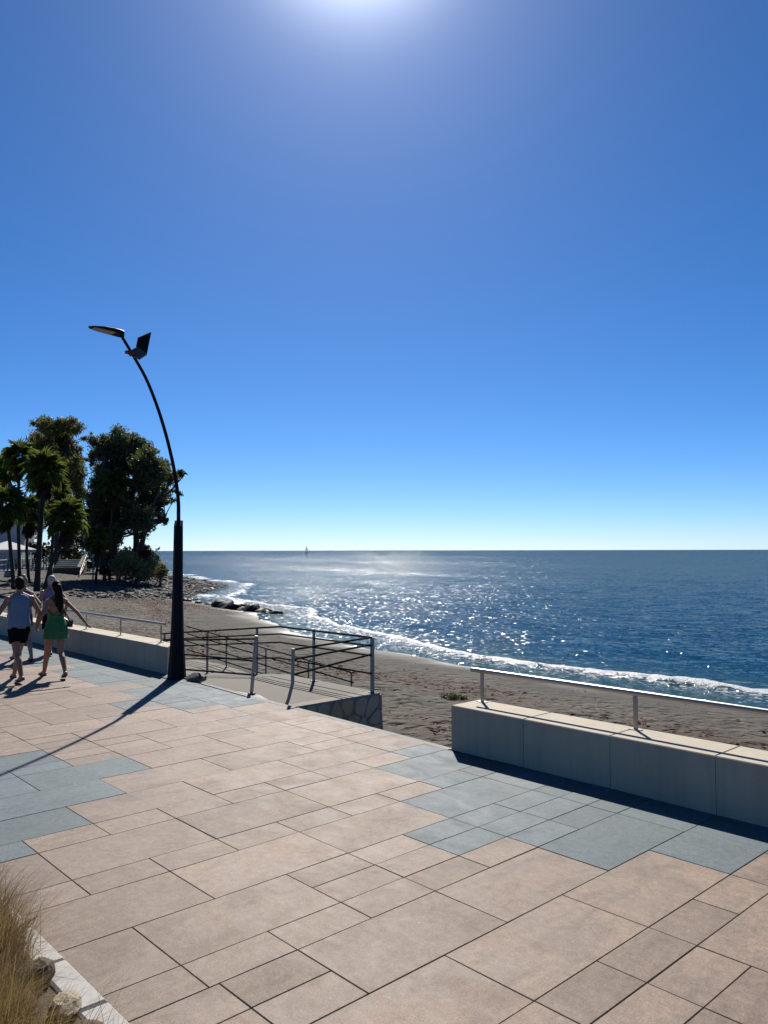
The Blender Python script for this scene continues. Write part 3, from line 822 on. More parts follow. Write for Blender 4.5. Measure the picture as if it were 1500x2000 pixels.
# upward double panel clamped to the pole
def lp(u, v, dx): 
    r = ray(u, v); X_ = LX + dx; t = X_ / r[0]
    return Vector((dx, r[1] * t - LY, CAM_H + r[2] * t))
A, B, C_, Dp = lp(270.4, 675.2, -0.05), lp(288.8, 688, 0.0), lp(297, 647, 0.10), lp(274.4, 656.8, 0.0)
m = MB(); m.prism([A, B, C_, Dp], (-0.05, -0.012, 0.005)); m.build('upright_panel', M_LAMP, lamp)
E_, F_ = lp(274.4, 697.2, 0.06), lp(262, 693, 0.03); G_ = lp(258, 681, -0.05)
m = MB(); m.prism([A, B, E_, F_, G_], (-0.01, 0.0, -0.03)); m.build('floor_panel', M_PANELG, lamp)
m = MB(); pc = cpts[-5]
m.tube([Vector((0, -0.955, 5.755)), Vector((0, -0.905, 5.685))], 0.062, 10); m.box((-0.03, -1.04, 5.69), (0.03, -0.86, 5.74)); m.build('clamp', M_RED, lamp)

# broken lump beside the lamp
def rock_mesh(name, r, seed, m, sub=2, sq=(1, 1, 0.7), amp=0.3):
    rr = np.random.default_rng(seed)
    n_, m_ = (14, 9) if sub == 2 else (9, 6)
    mb = MB(); mb.ell((0, 0, 0), (1, 1, 1), n_, m_)
    P = np.array(mb.v)
    dirs = rr.normal(size=(9, 3)); dirs /= np.linalg.norm(dirs, axis=1)[:, None]
    off = rr.uniform(0.62, 0.95, 9)
    for d_, o_ in zip(dirs, off):              # cut flat facets
        s = P @ d_; ex = np.clip(s - o_, 0, None); P -= ex[:, None] * d_ * 0.9
    P *= (1 + amp * 0.35 * rr.normal(size=(len(P), 1)) * 0.4)
    P *= np.array(sq) * r
    mb.v = [tuple(p) for p in P]
    me = mb.mesh(name, m); smooth_by_angle(me, 28)
    return me
o = link('broken_stone', rock_mesh('broken_stone', 0.2, 5, M_ROCKGREY, 2, (1.1, .7, .5)), None, (-12.42, 7.02, 0.04), (0, 0, 0.4))
tag(o, 'rough broken stone lying at the foot of the dark street lamp', 'stone')

# ------------------------------------------------------------------ access ramp to the beach
ramp_ = empty('access_ramp', (-10.05, 7.0, -0.16)); tag(ramp_, 'concrete access ramp with stone side wall going down to the beach', 'ramp')
rel = Vector((-10.05, 7.0, -0.16))
LZ = -0.16                                   # the landing lies a step below the promenade
def radd(mb, pts, vec): mb.prism([Vector(p) - rel for p in pts], vec)
ey = 7.012
m = MB()
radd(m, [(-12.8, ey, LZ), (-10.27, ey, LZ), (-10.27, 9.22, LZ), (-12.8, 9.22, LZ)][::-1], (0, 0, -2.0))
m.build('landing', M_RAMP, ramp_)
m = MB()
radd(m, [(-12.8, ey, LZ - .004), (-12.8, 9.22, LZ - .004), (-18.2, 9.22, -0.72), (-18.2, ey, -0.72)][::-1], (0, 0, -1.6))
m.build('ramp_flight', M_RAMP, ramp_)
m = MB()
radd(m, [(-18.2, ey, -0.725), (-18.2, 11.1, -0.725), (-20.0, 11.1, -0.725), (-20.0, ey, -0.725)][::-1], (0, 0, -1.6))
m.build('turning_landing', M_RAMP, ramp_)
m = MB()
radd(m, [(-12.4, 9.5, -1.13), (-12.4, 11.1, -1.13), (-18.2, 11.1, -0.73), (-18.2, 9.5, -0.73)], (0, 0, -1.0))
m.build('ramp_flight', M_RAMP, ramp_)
m = MB()     # pale threshold between paving and landing
radd(m, [(-12.6, 7.02, LZ + .001), (-10.30, 7.02, LZ + .001), (-10.30, 7.24, LZ + .001), (-11.2, 7.52, LZ + .001), (-12.3, 7.30, LZ + .001)], (0, 0, 0.018))
m.build('threshold', M_RAMPPALE, ramp_)
m = MB()     # side wall core of mortar, slightly battered
m.loft([[Vector(p) - rel for p in ((-10.27, 7.02, -2), (-9.93, 7.02, -2), (-9.93, 9.32, -2), (-10.27, 9.32, -2))],
        [Vector(p) - rel for p in ((-10.27, 7.02, LZ), (-10.04, 7.02, LZ), (-10.04, 9.19, LZ), (-10.27, 9.19, LZ))]], True, True)
wall_o = m.build('side_wall', M_MORTAR, ramp_)
# irregular stones on the wall face (Voronoi cells shrunk by the mortar joint)
def clip(poly, p, n):
    out = []
    for i in range(len(poly)):
        a, b = poly[i], poly[(i + 1) % len(poly)]
        da, db = (a - p).dot(n), (b - p).dot(n)
        if da <= 0: out.append(a)
        if (da < 0 < db) or (db < 0 < da): out.append(a + (b - a) * (da / (da - db)))
    return out
def voronoi_cells(w_, h_, nx, ny, seed, gap):
    rr = random.Random(seed)
    S = [Vector(((i + 0.5 + rr.uniform(-.36, .36)) * w_ / nx, (j + 0.5 + rr.uniform(-.36, .36)) * h_ / ny)) for j in range(ny) for i in range(nx)]
    res = []
    for a in S:
        poly = [Vector((gap/2, gap/2)), Vector((w_ - gap/2, gap/2)), Vector((w_ - gap/2, h_ - gap/2)), Vector((gap/2, h_ - gap/2))]
        for b in S:
            if b is a: continue
            n = (b - a).normalized(); poly = clip(poly, (a + b) / 2 - n * gap / 2, n)
            if len(poly) < 3: break
        if len(poly) >= 3: res.append(poly)
    return res
for poly in voronoi_cells(2.1, 1.4, 8, 5, 21, 0.016):
    pts = []
    for i, p in enumerate(poly):           # round the corners
        q = poly[(i + 1) % len(poly)]
        pts += [p.lerp(q, 0.25), p.lerp(q, 0.75)]
    pts = [pts[i].lerp(pts[(i + 1) % len(pts)], t) for i in range(len(pts)) for t in (0.28, 0.72)]
    P3 = [Vector((-10.04 + 0.085 * (1 - y / 1.4), 7.06 + x, LZ - 1.42 + y)) - rel for x, y in pts]
    mb = MB(); mb.prism(P3, (0.004 + rnd.random() * 0.026, 0, 0.0), 0.014)
    mb.build('stone', rnd.choice([M_STONE, M_STONE, M_STONE2]), wall_o)
for poly in voronoi_cells(0.25, 1.4, 1, 5, 8, 0.03):      # corner stones on the seaward end
    P3 = [Vector((-10.27 + x, 9.20 + 0.06 * (1 - y / 1.4), LZ - 1.42 + y)) - rel for x, y in poly][::-1]
    mb = MB(); mb.prism(P3, (0, 0.03, 0), 0.01); mb.build('stone', M_STONE2, wall_o)

def post(root, foot, topp, w_=0.024, base=True):
    m = MB(); f, t = Vector(foot), Vector(topp)
    if isinstance(topp, list): pass
    m.tube([f, t], w_, 4); o = m.build('post', M_POST, root)
    if base:
        q = MB(); q.box((f.x - 0.05, f.y - 0.05, f.z), (f.x + 0.05, f.y + 0.05, f.z + 0.012)); q.build('foot_plate', M_POSTB, o)
    return o
def railbar(root, pts, r=0.022):
    m = MB(); m.tube(pts, r, 8); o = m.build('rail', M_GREEN, root); smooth_by_angle(o.data); return o

# outer railing of landing and first flight (seaward side)
r1 = empty('ramp_railing', (-10.12, 9.09, LZ)); tag(r1, 'green railing with pale posts on the seaward side of the ramp landing', 'railing', 'green railings of the beach ramp')
o_ = Vector((-10.12, 9.09, LZ))
def slope(x): return LZ if x > -12.8 else LZ - (-12.8 - x) * (0.56 / 5.4)
for px_ in (-10.12, -11.75, -13.64, -15.6, -17.6):
    z = slope(px_); post(r1, Vector((px_, 9.09, z)) - o_, Vector((px_, 9.09, z + 0.935)) - o_, 0.036 if px_ > -10.2 else 0.028)
for h in (0.94, 0.80, 0.635, 0.33):
    railbar(r1, [Vector((-10.10, 9.06, LZ + h)) - o_, Vector((-12.8, 9.06, LZ + h)) - o_, Vector((-17.75, 9.06, slope(-17.75) + h)) - o_], 0.019 if h > .9 else 0.016)
# end railing from the bent post to the seaward corner
r2 = empty('ramp_railing', (-9.98, 7.28, LZ)); tag(r2, 'short green railing between the bent pale post and the seaward corner post', 'railing', 'green railings of the beach ramp')
o_ = Vector((-9.98, 7.28, LZ))
m = MB(); m.tube([Vector(p) - o_ for p in ((-10.10, 7.26, LZ), (-10.03, 7.27, -0.02), (-9.955, 7.29, 0.22), (-9.94, 7.29, 0.76))], 0.028, 6)
bp = m.build('bent_post', M_POST, r2)
q = MB(); q.box((-0.19, -0.07, 0.0), (-0.05, 0.05, 0.012)); q.build('foot_plate', M_POSTB, bp)
for h0, h1 in ((0.742, 0.78), (0.59, 0.657), (0.36, 0.49)):
    railbar(r2, [Vector((-9.95, 7.29, h0)) - o_, Vector((-10.12, 9.04, h1)) - o_], 0.017)
# inner railing along the promenade side of the flight
r3 = empty('ramp_railing', (-11.3, 7.43, LZ)); tag(r3, 'green railing running from the leaning pale post to the lamp post', 'railing', 'green railings of the beach ramp')
o_ = Vector((-11.3, 7.43, LZ))
m = MB(); m.tube([Vector(p) - o_ for p in ((-11.31, 7.43, LZ), (-11.15, 7.42, 0.853))], 0.030, 6)
lp_ = m.build('leaning_post', M_POST, r3)
q = MB(); q.box((-0.05, -0.045, 0.0), (0.05, 0.045, 0.05)); q.build('foot_shadow', M_POSTB, lp_)  # dark blue block standing in for the short shadow at the foot
for zl, zr in ((0.60, 0.795), (0.325, 0.43), (0.045, 0.198)):
    railbar(r3, [Vector((-11.22, 7.42, zr)) - o_, Vector((-13.42, 7.42, zl)) - o_, Vector((-17.75, 7.42, zl - 0.43)) - o_], 0.017)
for px_ in (-15.4, -17.6):
    post(r3, Vector((px_, 7.45, slope(px_))) - o_, Vector((px_, 7.45, slope(px_) + 0.87)) - o_, 0.028)
# railing of the lower flight
r4 = empty('ramp_railing', (-12.5, 10.96, -1.13)); tag(r4, 'lowest green railing descending along the lower ramp flight towards the sand', 'railing', 'green railings of the beach ramp')
o_ = Vector((-12.5, 10.96, -1.13))
sl = lambda x: -0.73 - (x + 18.2) * 0.069
for px_ in (-17.9, -16.1, -14.4, -12.9):
    post(r4, Vector((px_, 10.99, sl(px_))) - o_, Vector((px_, 10.99, sl(px_) + 0.79)) - o_, 0.02)
for h in (0.78, 0.58, 0.37, 0.15):
    railbar(r4, [Vector((-19.9, 10.96, -0.73 + h + 0.12)) - o_, Vector((-18.2, 10.96, -0.73 + h)) - o_, Vector((-12.8, 10.96, sl(-12.8) + h)) - o_], 0.016)

# ------------------------------------------------------------------ shore rocks, pebbles, seaweed
rmesh = [rock_mesh('shore_rock', 1.0, 40 + i, M_ROCKWET, 2, (1.2, 0.85, 0.6)) for i in range(5)]
rk = random.Random(12)
spots = []
for i in range(16):
    t = (i + rk.uniform(-.3, .3)) / 15.0
    spots.append((-45.6 + t * 6.6, 27.6 - 0.35 * t + rk.gauss(0, 0.28), rk.uniform(0.32, 0.62) * (1.35 if t < 0.35 else 1.0) * (0.75 if t > .8 else 1)))
for i in range(9):
    spots.append((-53.5 + i * 0.85 + rk.uniform(-.3, .3), 29.0 - 0.13 * i + rk.gauss(0, .3), rk.uniform(0.16, 0.34)))
for i, (x_, y_, s_) in enumerate(spots):
    z_ = max(hz(x_, y_), Z_SEA - 0.12)
    o = link('shore_rock', rmesh[i % 5], None, (x_, y_, z_ + 0.12 * s_), (rk.uniform(-.2, .2), rk.uniform(-.2, .2), rk.uniform(0, 6)))
    o.scale = (s_, s_, s_ * rk.uniform(0.8, 1.2))
    tag(o, 'dark wet boulder in the spit of rocks reaching into the surf', 'rock', 'dark boulders in the rock spit')
# half washed stone in the surf on the right
o = link('surf_rock', rmesh[2], None, tuple(on(942, 1290, -1.5)), (0, 0, 0.3)); o.scale = (0.42, 0.22, 0.22)
tag(o, 'lone dark stone awash in the white surf line right of the railing', 'rock')

def scatter(name, n, gen, mat, parts):
    """many small pieces as one mesh: parts = list of (verts, tris) templates"""
    V, Fc, b = [], [], 0
    for i in range(n):
        g_ = gen(i)
        if g_ is None: continue
        (x_, y_, z_), s_, rot = g_
        tv, tf = parts[i % len(parts)]
        Rm = np.array(Euler(rot).to_matrix())
        V.append((tv * np.array(s_)) @ Rm.T + np.array((x_, y_, z_))); Fc.append(tf + b); b += len(tv)
    return np_mesh(name, np.concatenate(V), np.concatenate(Fc), mat, False)
def tri_template(me):
    me.calc_loop_triangles()
    v = np.array([p.co[:] for p in me.vertices]); f = np.array([t.vertices[:] for t in me.loop_triangles]); return v, f
ptm = [tri_template(rock_mesh('t', 1.0, 70 + i, M_ROCKGREY, 1, (1.2, 0.9, 0.6))) for i in range(4)]
pr = np.random.default_rng(5)
cand = np.stack([pr.uniform(-96, -47, 26000), pr.uniform(22, 52, 26000)], 1)
zc, dc = height(cand[:, 0], cand[:, 1], False)
pebm = np.clip((-cand[:, 0] - 53) / 8, 0, 1) * np.clip(1 - np.abs(dc - 4) / 7, 0, 1)
sel = (pr.random(len(cand)) < pebm) & (dc > -0.8)
cand, zc = cand[sel][:5200], zc[sel][:5200]
def peb_gen(i):
    s_ = pr.lognormal(-2.15, 0.45); s_ = min(s_, 0.42)
    return (cand[i, 0], cand[i, 1], zc[i] + 0.1 * s_), (s_, s_, s_), (pr.uniform(-.4, .4), pr.uniform(-.4, .4), pr.uniform(0, 6.3))
o = link('pebbles', scatter('pebbles', len(cand), peb_gen, M_ROCKGREY, ptm)); o['kind'] = 'stuff'
# dry seaweed litter
sc_v = np.array([(-.5, -.1, 0), (0.0, -.22, .18), (.5, -.05, .02), (.45, .12, .12), (-.1, .2, .05), (-.5, .1, .10)]); sc_f = np.array([(0, 1, 5), (1, 4, 5), (1, 2, 3), (1, 3, 4)])
cw = np.concatenate([np.stack([pr.uniform(-46, 0, 60000), pr.uniform(8, 21, 60000)], 1), np.stack([pr.uniform(-64, -40, 26000), pr.uniform(20, 33, 26000)], 1)])
zw, dw_ = height(cw[:, 0], cw[:, 1])
sel = (pr.random(len(cw)) < weed_mask(cw[:, 0], cw[:, 1], dw_) * 0.42 * (0.4 + 0.6 * (vnoise(cw[:, 0] * 1.3, cw[:, 1] * 1.3) > 0)) + 0.002) & (dw_ > 1.5)
cw, zw = cw[sel], zw[sel]
def weed_gen(i):
    s_ = pr.uniform(0.05, 0.17)
    return (cw[i, 0], cw[i, 1], zw[i] + 0.005), (s_, s_, s_), (pr.uniform(-.35, .35), pr.uniform(-.35, .35), pr.uniform(0, 6.3))
o = link('seaweed', scatter('seaweed', len(cw), weed_gen, M_WEED, [(sc_v, sc_f)])); o['kind'] = 'stuff'

# ------------------------------------------------------------------ leaf masses, trees, palms
def leaf_cards(centers, radii, counts, size, seed, droop=0.4, aspect=0.32, flat=0.8):
    rr = np.random.default_rng(seed)
    V = []
    for c, r, n in zip(centers, radii, counts):
        d = rr.normal(size=(n, 3)); d /= np.linalg.norm(d, axis=1)[:, None]
        rad = np.minimum(np.abs(rr.normal(0, 0.50, n)) + 0.08, 0.85 + 0.25 * rr.random(n))
        V.append(np.array(c) + d * rad[:, None] * np.array((r, r, r * flat)))
    C = np.concatenate(V); n = len(C)
    a = rr.normal(size=(n, 3)); a[:, 2] -= droop * 1.5; a /= np.linalg.norm(a, axis=1)[:, None]
    b = np.cross(a, rr.normal(size=(n, 3))); b /= np.linalg.norm(b, axis=1)[:, None]
    s = size * rr.uniform(0.6, 1.4, n)[:, None]
    P = np.stack([C - a * s, C + b * s * aspect, C + a * s, C - b * s * aspect], 1).reshape(-1, 3)
    Fq = np.arange(4 * n).reshape(-1, 4)
    return P, Fq
def sub_blobs(c, r, k, seed, rmin=0.28, rmax=0.55, flat=1.0):
    rr = np.random.default_rng(seed); out = []
    for i in range(k):
        d = rr.normal(size=3); d /= np.linalg.norm(d)
        q = rr.random()**0.5
        out.append((np.array(c) + d * q * np.array(r) * 0.85, float(np.mean(r)) * rr.uniform(rmin, rmax)))
    return out
def tree(name, label, cat, base, lobes, trunk_pts_list, mat, leaves, size, seed, group=None, twig=True):
    root = empty(name, base); tag(root, label, cat, group)
    base = Vector(base)
    blobs = []
    for (c, r, k) in lobes:
        blobs += sub_blobs(Vector(c) - base, r, k, seed + len(blobs))
    vol = np.array([b[1]**2 for b in blobs]); cnt = np.maximum(12, (leaves * vol / vol.sum()).astype(int))
    P, Fq = leaf_cards([b[0] for b in blobs], [b[1] for b in blobs], cnt, size, seed)
    link('crown', np_mesh('crown', P, Fq, mat, False), root)
    m = MB()
    for pts, r0, r1 in trunk_pts_list:
        pts = smooth_curve([Vector(p) - base for p in pts], 3)
        m.tube(pts, [r0 + (r1 - r0) * i / (len(pts) - 1) for i in range(len(pts))], 7)
    rb = random.Random(seed)
    if twig:
        ends = [Vector(pts[-1]) - base for pts, _, _ in trunk_pts_list]
        for b in blobs[::2]:
            e = min(ends, key=lambda q: (q - Vector(b[0])).length)
            tgt = Vector(b[0]); mid = e.lerp(tgt, 0.5) + Vector((rb.gauss(0, .25), rb.gauss(0, .25), -0.25))
            m.tube([e, mid, tgt], [0.09, 0.06, 0.02], 5, False)
    o = m.build('trunk', M_BARK, root, True)
    return root

def P_(u, v, d): return tuple(at(u, v, d))
DT = 84.0
gR = at(240, 1100, DT); gR.z = hz(gR.x, gR.y)
# right eucalyptus (broad dark crown leaning out to sea)
lobesR = []
for (u, v, ru, rv, k) in [(215, 870, 45, 34, 16), (262, 866, 45, 32, 16), (300, 905, 38, 38, 16), (225, 930, 50, 50, 22), (280, 960, 52, 42, 20), (330, 935, 26, 24, 9),
                          (205, 1000, 40, 45, 16), (262, 1020, 42, 40, 14), (318, 985, 26, 26, 8), (350, 930, 16, 13, 5), (342, 965, 18, 15, 5), (188, 950, 26, 40, 12), (190, 1030, 26, 36, 10), (318, 1010, 22, 18, 6), (240, 890, 50, 40, 18), (290, 920, 50, 45, 18), (180, 905, 12, 20, 4), (210, 1052, 34, 22, 9), (178, 1062, 20, 24, 6), (185, 985, 26, 44, 14), (225, 1000, 44, 44, 16)]:
    s = DT / FPX
    lobesR.append((P_(u, v, DT + rnd.uniform(-2.5, 2.5)), (ru * s, ru * s * 0.9, rv * s), k))
tr = [([P_(225, 1112, DT), P_(222, 1040, DT), P_(228, 960, DT), P_(222, 880, DT)], 0.42, 0.14),
      ([P_(262, 1112, DT + 1), P_(266, 1050, DT + 1), P_(258, 980, DT + 1), P_(270, 890, DT + 1)], 0.40, 0.14),
      ([P_(272, 1110, DT - 1), P_(280, 1040, DT - 1), P_(300, 980, DT - 1), P_(318, 925, DT - 1)], 0.34, 0.10),
      ([P_(200, 1112, DT - 1), P_(196, 1040, DT - 1), P_(200, 960, DT - 1), P_(206, 890, DT - 1)], 0.34, 0.10),
      ([P_(276, 1062, DT), P_(290, 1030, DT), P_(308, 1018, DT), P_(322, 1012, DT)], 0.12, 0.03),
      ([P_(300, 980, DT), P_(330, 960, DT), P_(350, 935, DT), P_(362, 922, DT)], 0.12, 0.03)]
tree('eucalyptus_tree', 'broad dark eucalyptus tree nearest the sea, its crown reaching behind the lamp pole', 'tree', gR, lobesR, tr, M_EUCA, 115000, 0.19, 101)
DL = 108.0
gL = at(110, 1100, DL); gL.z = hz(gL.x, gL.y)
lobesL = []
for (u, v, ru, rv, k) in [(85, 830, 32, 24, 12), (128, 835, 34, 28, 14), (75, 868, 26, 26, 9), (118, 880, 44, 36, 18), (140, 915, 28, 40, 14), (100, 940, 40, 40, 16), (138, 985, 26, 36, 10), (172, 852, 14, 16, 4), (60, 1000, 50, 40, 14), (100, 855, 46, 34, 16), (110, 910, 44, 40, 16), (70, 920, 36, 40, 12), (150, 945, 24, 50, 14), (155, 890, 20, 26, 7)]:
    s = DL / FPX
    lobesL.append((P_(u, v, DL + rnd.uniform(-2.5, 2.5)), (ru * s, ru * s * 0.9, rv * s), k))
tr = [([P_(112, 1112, DL), P_(110, 1020, DL), P_(116, 930, DL), P_(104, 850, DL)], 0.45, 0.12),
      ([P_(132, 1112, DL), P_(138, 1020, DL), P_(132, 930, DL), P_(134, 860, DL)], 0.36, 0.10)]
tree('eucalyptus_tree', 'tall olive green eucalyptus tree rising highest behind the palms', 'tree', gL, lobesL, tr, M_EUCB, 85000, 0.19, 202)
DF = 118.0
gF = at(-10, 1092, DF); gF.z = 0.2
lobesF = []
for (u, v, ru, rv, k) in [(-30, 985, 45, 40, 16), (30, 1015, 50, 34, 14), (170, 1050, 70, 40, 16), (-80, 1000, 50, 50, 14)]:
    s = DF / FPX; lobesF.append((P_(u, v, DF), (ru * s, ru * s, rv * s), k))
tr = [([P_(-10, 1100, DF), P_(-14, 1040, DF), P_(-20, 985, DF)], 0.4, 0.12), ([P_(60, 1098, DF), P_(50, 1050, DF), P_(36, 1015, DF)], 0.3, 0.1), ([P_(170, 1098, DF), P_(172, 1050, DF)], 0.3, 0.1)]
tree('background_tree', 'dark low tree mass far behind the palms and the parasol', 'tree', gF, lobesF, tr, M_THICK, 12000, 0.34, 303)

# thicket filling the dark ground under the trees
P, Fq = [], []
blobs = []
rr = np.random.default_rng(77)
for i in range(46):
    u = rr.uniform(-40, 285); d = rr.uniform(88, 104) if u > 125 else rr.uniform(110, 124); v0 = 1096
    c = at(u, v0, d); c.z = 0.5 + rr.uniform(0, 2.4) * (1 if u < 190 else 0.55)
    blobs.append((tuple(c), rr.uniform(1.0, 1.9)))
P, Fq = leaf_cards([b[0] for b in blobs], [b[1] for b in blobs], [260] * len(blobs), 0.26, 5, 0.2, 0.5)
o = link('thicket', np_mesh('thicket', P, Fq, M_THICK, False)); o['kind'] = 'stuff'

# shrubs on the headland
def shrub(u, v, d, ru, rv, label, seed, mat=M_SHRUB, n=3600):
    c = at(u, v, d); g_ = Vector((c.x, c.y, hz(c.x, c.y)))
    root = empty('shrub', g_); tag(root, label, 'shrub', 'dry shrubs at the edge of the headland')
    s = d / FPX
    bl = sub_blobs((0, 0, max(0.3, c.z - g_.z)), (ru * s, ru * s * 0.9, rv * s), 22, seed, 0.32, 0.52)
    P, Fq = leaf_cards([b[0] for b in bl], [b[1] for b in bl], [n // 22] * 22, 0.15, seed, -0.2, 0.25)
    link('foliage', np_mesh('foliage', P, Fq, mat, False), root)
    m = MB(); rs = random.Random(seed)
    for b in bl[:10]:
        m.tube([(rs.gauss(0, .15), rs.gauss(0, .15), -0.1), (b[0][0] * 0.5, b[0][1] * 0.5, b[0][2] * 0.6), tuple(b[0])], [0.05, 0.035, 0.012], 4, False)
    m.build('stem', M_BARK, root)
shrub(256, 1106, 75, 54, 27, 'large rounded olive shrub in front of the trees on the headland', 1, M_SHRUB, 12000)
shrub(312, 1114, 77, 20, 14, 'small rounded dry shrub outermost towards the sea', 2)
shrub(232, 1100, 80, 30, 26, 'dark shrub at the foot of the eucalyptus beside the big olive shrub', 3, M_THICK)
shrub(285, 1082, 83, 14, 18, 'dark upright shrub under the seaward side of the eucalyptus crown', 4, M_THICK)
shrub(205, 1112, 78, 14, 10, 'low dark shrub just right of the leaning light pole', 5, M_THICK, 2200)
# little green plant on the sand
c = on(885, 1366, hz(-12.9, 13.9))
root = empty('beach_plant', c); tag(root, 'small low green plant growing alone on the sand behind the bench wall end', 'plant')
P, Fq = leaf_cards([(0, 0, .1), (.35, .2, .08), (-.35, -.15, .08), (.1, -.3, .08)], [.38, .25, .28, .22], [420, 200, 220, 160], 0.05, 9, -0.3, 0.3, 0.45)
link('foliage', np_mesh('foliage', P, Fq, M_LEAFG, False), root); root.scale = (0.5, 0.5, 0.55)
m = MB()
for a in range(7): m.tube([(0, 0, -0.02), (0.3 * math.cos(a), 0.3 * math.sin(a), 0.12)], 0.008, 4)
m.build('stem', M_OLIVE, root)

# palms: each frond an object, meshes shared
def frond_mesh(name, mat, dead=False, seed=0):
    rs = random.Random(seed)
    m = MB()
    L = 0.85 if not dead else 0.6
    m.tube([(0, 0, 0), (L * 0.5, 0, 0.05), (L, 0, 0.0)], [0.03, 0.02, 0.012], 4, False)
    n = 17
    for k in range(n):
        a = R(-118 + 236 * k / (n - 1)) * (0.55 if dead else 1.0)
        ln = (1.15 - 0.35 * abs(a) / R(118)) * rs.uniform(0.85, 1.1)
        dz = 0.16 * math.cos(k * math.pi) * 0.25
        dirv = Vector((math.cos(a), math.sin(a), 0)); side = Vector((-math.sin(a), math.cos(a), 0)) * 0.075
        p0 = Vector((L - 0.02, 0, 0)); p1 = p0 + dirv * ln * 0.55 + Vector((0, 0, dz + 0.02)); p2 = p0 + dirv * ln * 0.92 + Vector((0, 0, -0.42 - rs.random() * 0.22))
        m.add([p0, p1 + side, p2, p1 - side], [(0, 1, 2), (0, 2, 3)])
    return m.mesh(name, mat)
FR = [frond_mesh('palm_frond', M_PALM, False, i) for i in range(4)]
DFR = [frond_mesh('dead_frond', M_DEADF, True, 10 + i) for i in range(2)]
def palm(u0, v0, u1, v1, d, label, scale=1.0, nf=26, nd=12, seed=0, trunk_r=0.2):
    rs = random.Random(seed)
    b = at(u0, v0, d); gz = hz(b.x, b.y); t = at(u1, v1, d + rs.uniform(-1, 1))
    # the foot stands where its own ground is
    root = empty('palm_tree', (b.x, b.y, gz)); tag(root, label, 'palm tree', 'fan palms at the far end of the beach')
    top = Vector((t.x - b.x, t.y - b.y, t.z - gz))
    mid = top * 0.5 + Vector((rs.gauss(0, .12), rs.gauss(0, .12), 0)) - Vector((top.x, top.y, 0)) * 0.12
    pts = smooth_curve([(0, 0, -0.3), mid * 0.45, mid, top], 5)
    m = MB(); m.tube(pts, [trunk_r * (1.5 if i == 0 else 1.15 if i < 3 else 1 - 0.25 * i / len(pts)) for i in range(len(pts))], 9)
    o = m.build('trunk', M_TRUNK, root, True)
    for i in range(nf):
        az = i * 2.39996 + rs.uniform(-.2, .2); el = R(78) - R(118) * (i / nf)**0.9 + rs.uniform(-.1, .1)
        o = link('palm_frond', FR[i % 4], root, top + Vector((0, 0, 0.25 - 0.4 * i / nf)), Euler((rs.uniform(-.3, .3), -el, az), 'XYZ'))
        s = scale * rs.uniform(0.85, 1.12); o.scale = (s, s, s)
    for i in range(nd):
        az = i * 2.39996 + 1; el = R(-62 - 18 * rs.random())
        o = link('dead_frond', DFR[i % 2], root, top + Vector((0, 0, -0.2 - 0.9 * rs.random() * scale)), Euler((0, -el, az), 'XYZ'))
        s = scale * rs.uniform(0.7, 1.0); o.scale = (s, s, s)
palm(38, 1132, 38, 892, 72, 'slender fan palm with the highest crown of the palms, near the left border', 0.8, 26, 10, 1, 0.15)
palm(71, 1147, 88, 918, 65, 'tallest near fan palm with thick dark trunk and big bright crown over the walkers', 0.92, 34, 18, 2, 0.23)
palm(27, 1147, 12, 985, 64, 'fan palm at the left border with its trunk leaning left', 0.85, 28, 14, 3, 0.16)
palm(83, 1150, 132, 1012, 63, 'short fan palm whose thin trunk leans strongly to the right', 0.86, 30, 14, 4, 0.16)
palm(56, 1128, 58, 1000, 73, 'dark fan palm with thin straight trunk between the two thick trunks', 0.85, 26, 14, 5, 0.14)
palm(214, 1112, 222, 948, 80, 'slim fan palm standing in front of the broad eucalyptus crown', 0.95, 24, 6, 6, 0.13)
palm(186, 1118, 188, 1052, 78, 'smallest fan palm beside the tall pale pole', 0.75, 20, 8, 7, 0.13)
palm(-14, 1128, 2, 925, 75, 'fan palm cut by the left border with high crown', 1.0, 26, 8, 8, 0.16)
palm(98, 1112, 108, 965, 82, 'fan palm half hidden behind the big bright crown', 1.0, 26, 10, 9, 0.16)

# ------------------------------------------------------------------ far terrace, steps, poles, parasol, building
tv = (WALL_B - WALL_A); tl = tv.length; ta = math.atan2(tv.y, tv.x)
terr = MB()
nrm = Vector((-tv.y, tv.x, 0)).normalized()
if nrm.y > 0: nrm = -nrm
poly = [WALL_A, WALL_B, WALL_B + nrm * 40, WALL_A + nrm * 40]
area_dir = (poly[1] - poly[0]).cross(poly[2] - poly[0]).z
if area_dir > 0: poly = poly[::-1]
terr.prism([Vector((p.x, p.y, -2.0)) for p in poly], (0, 0, 2.40))
o = terr.build('terrace', M_RAMPPALE); o['kind'] = 'structure'
par = empty('terrace_railing', (WALL_A.x, WALL_A.y, 0.40), ta); tag(par, 'low dark railing along the edge of the far terrace behind the palm trunks', 'railing')
n = int(tl / 1.6)
for i in range(n):
    q = MB(); q.box((i * 1.6 + 0.20, 0.02, 0.0), (i * 1.6 + 0.29, 0.11, 1.08)); q.build('post', M_DARKMET, par)
m = MB(); m.tube([(0, 0.065, 1.06), (tl, 0.065, 1.06)], 0.035, 6); m.build('rail', M_DARKMET, par)
m = MB(); m.tube([(0, 0.065, 0.62), (tl, 0.065, 0.62)], 0.022, 6); m.build('rail', M_DARKMET, par)

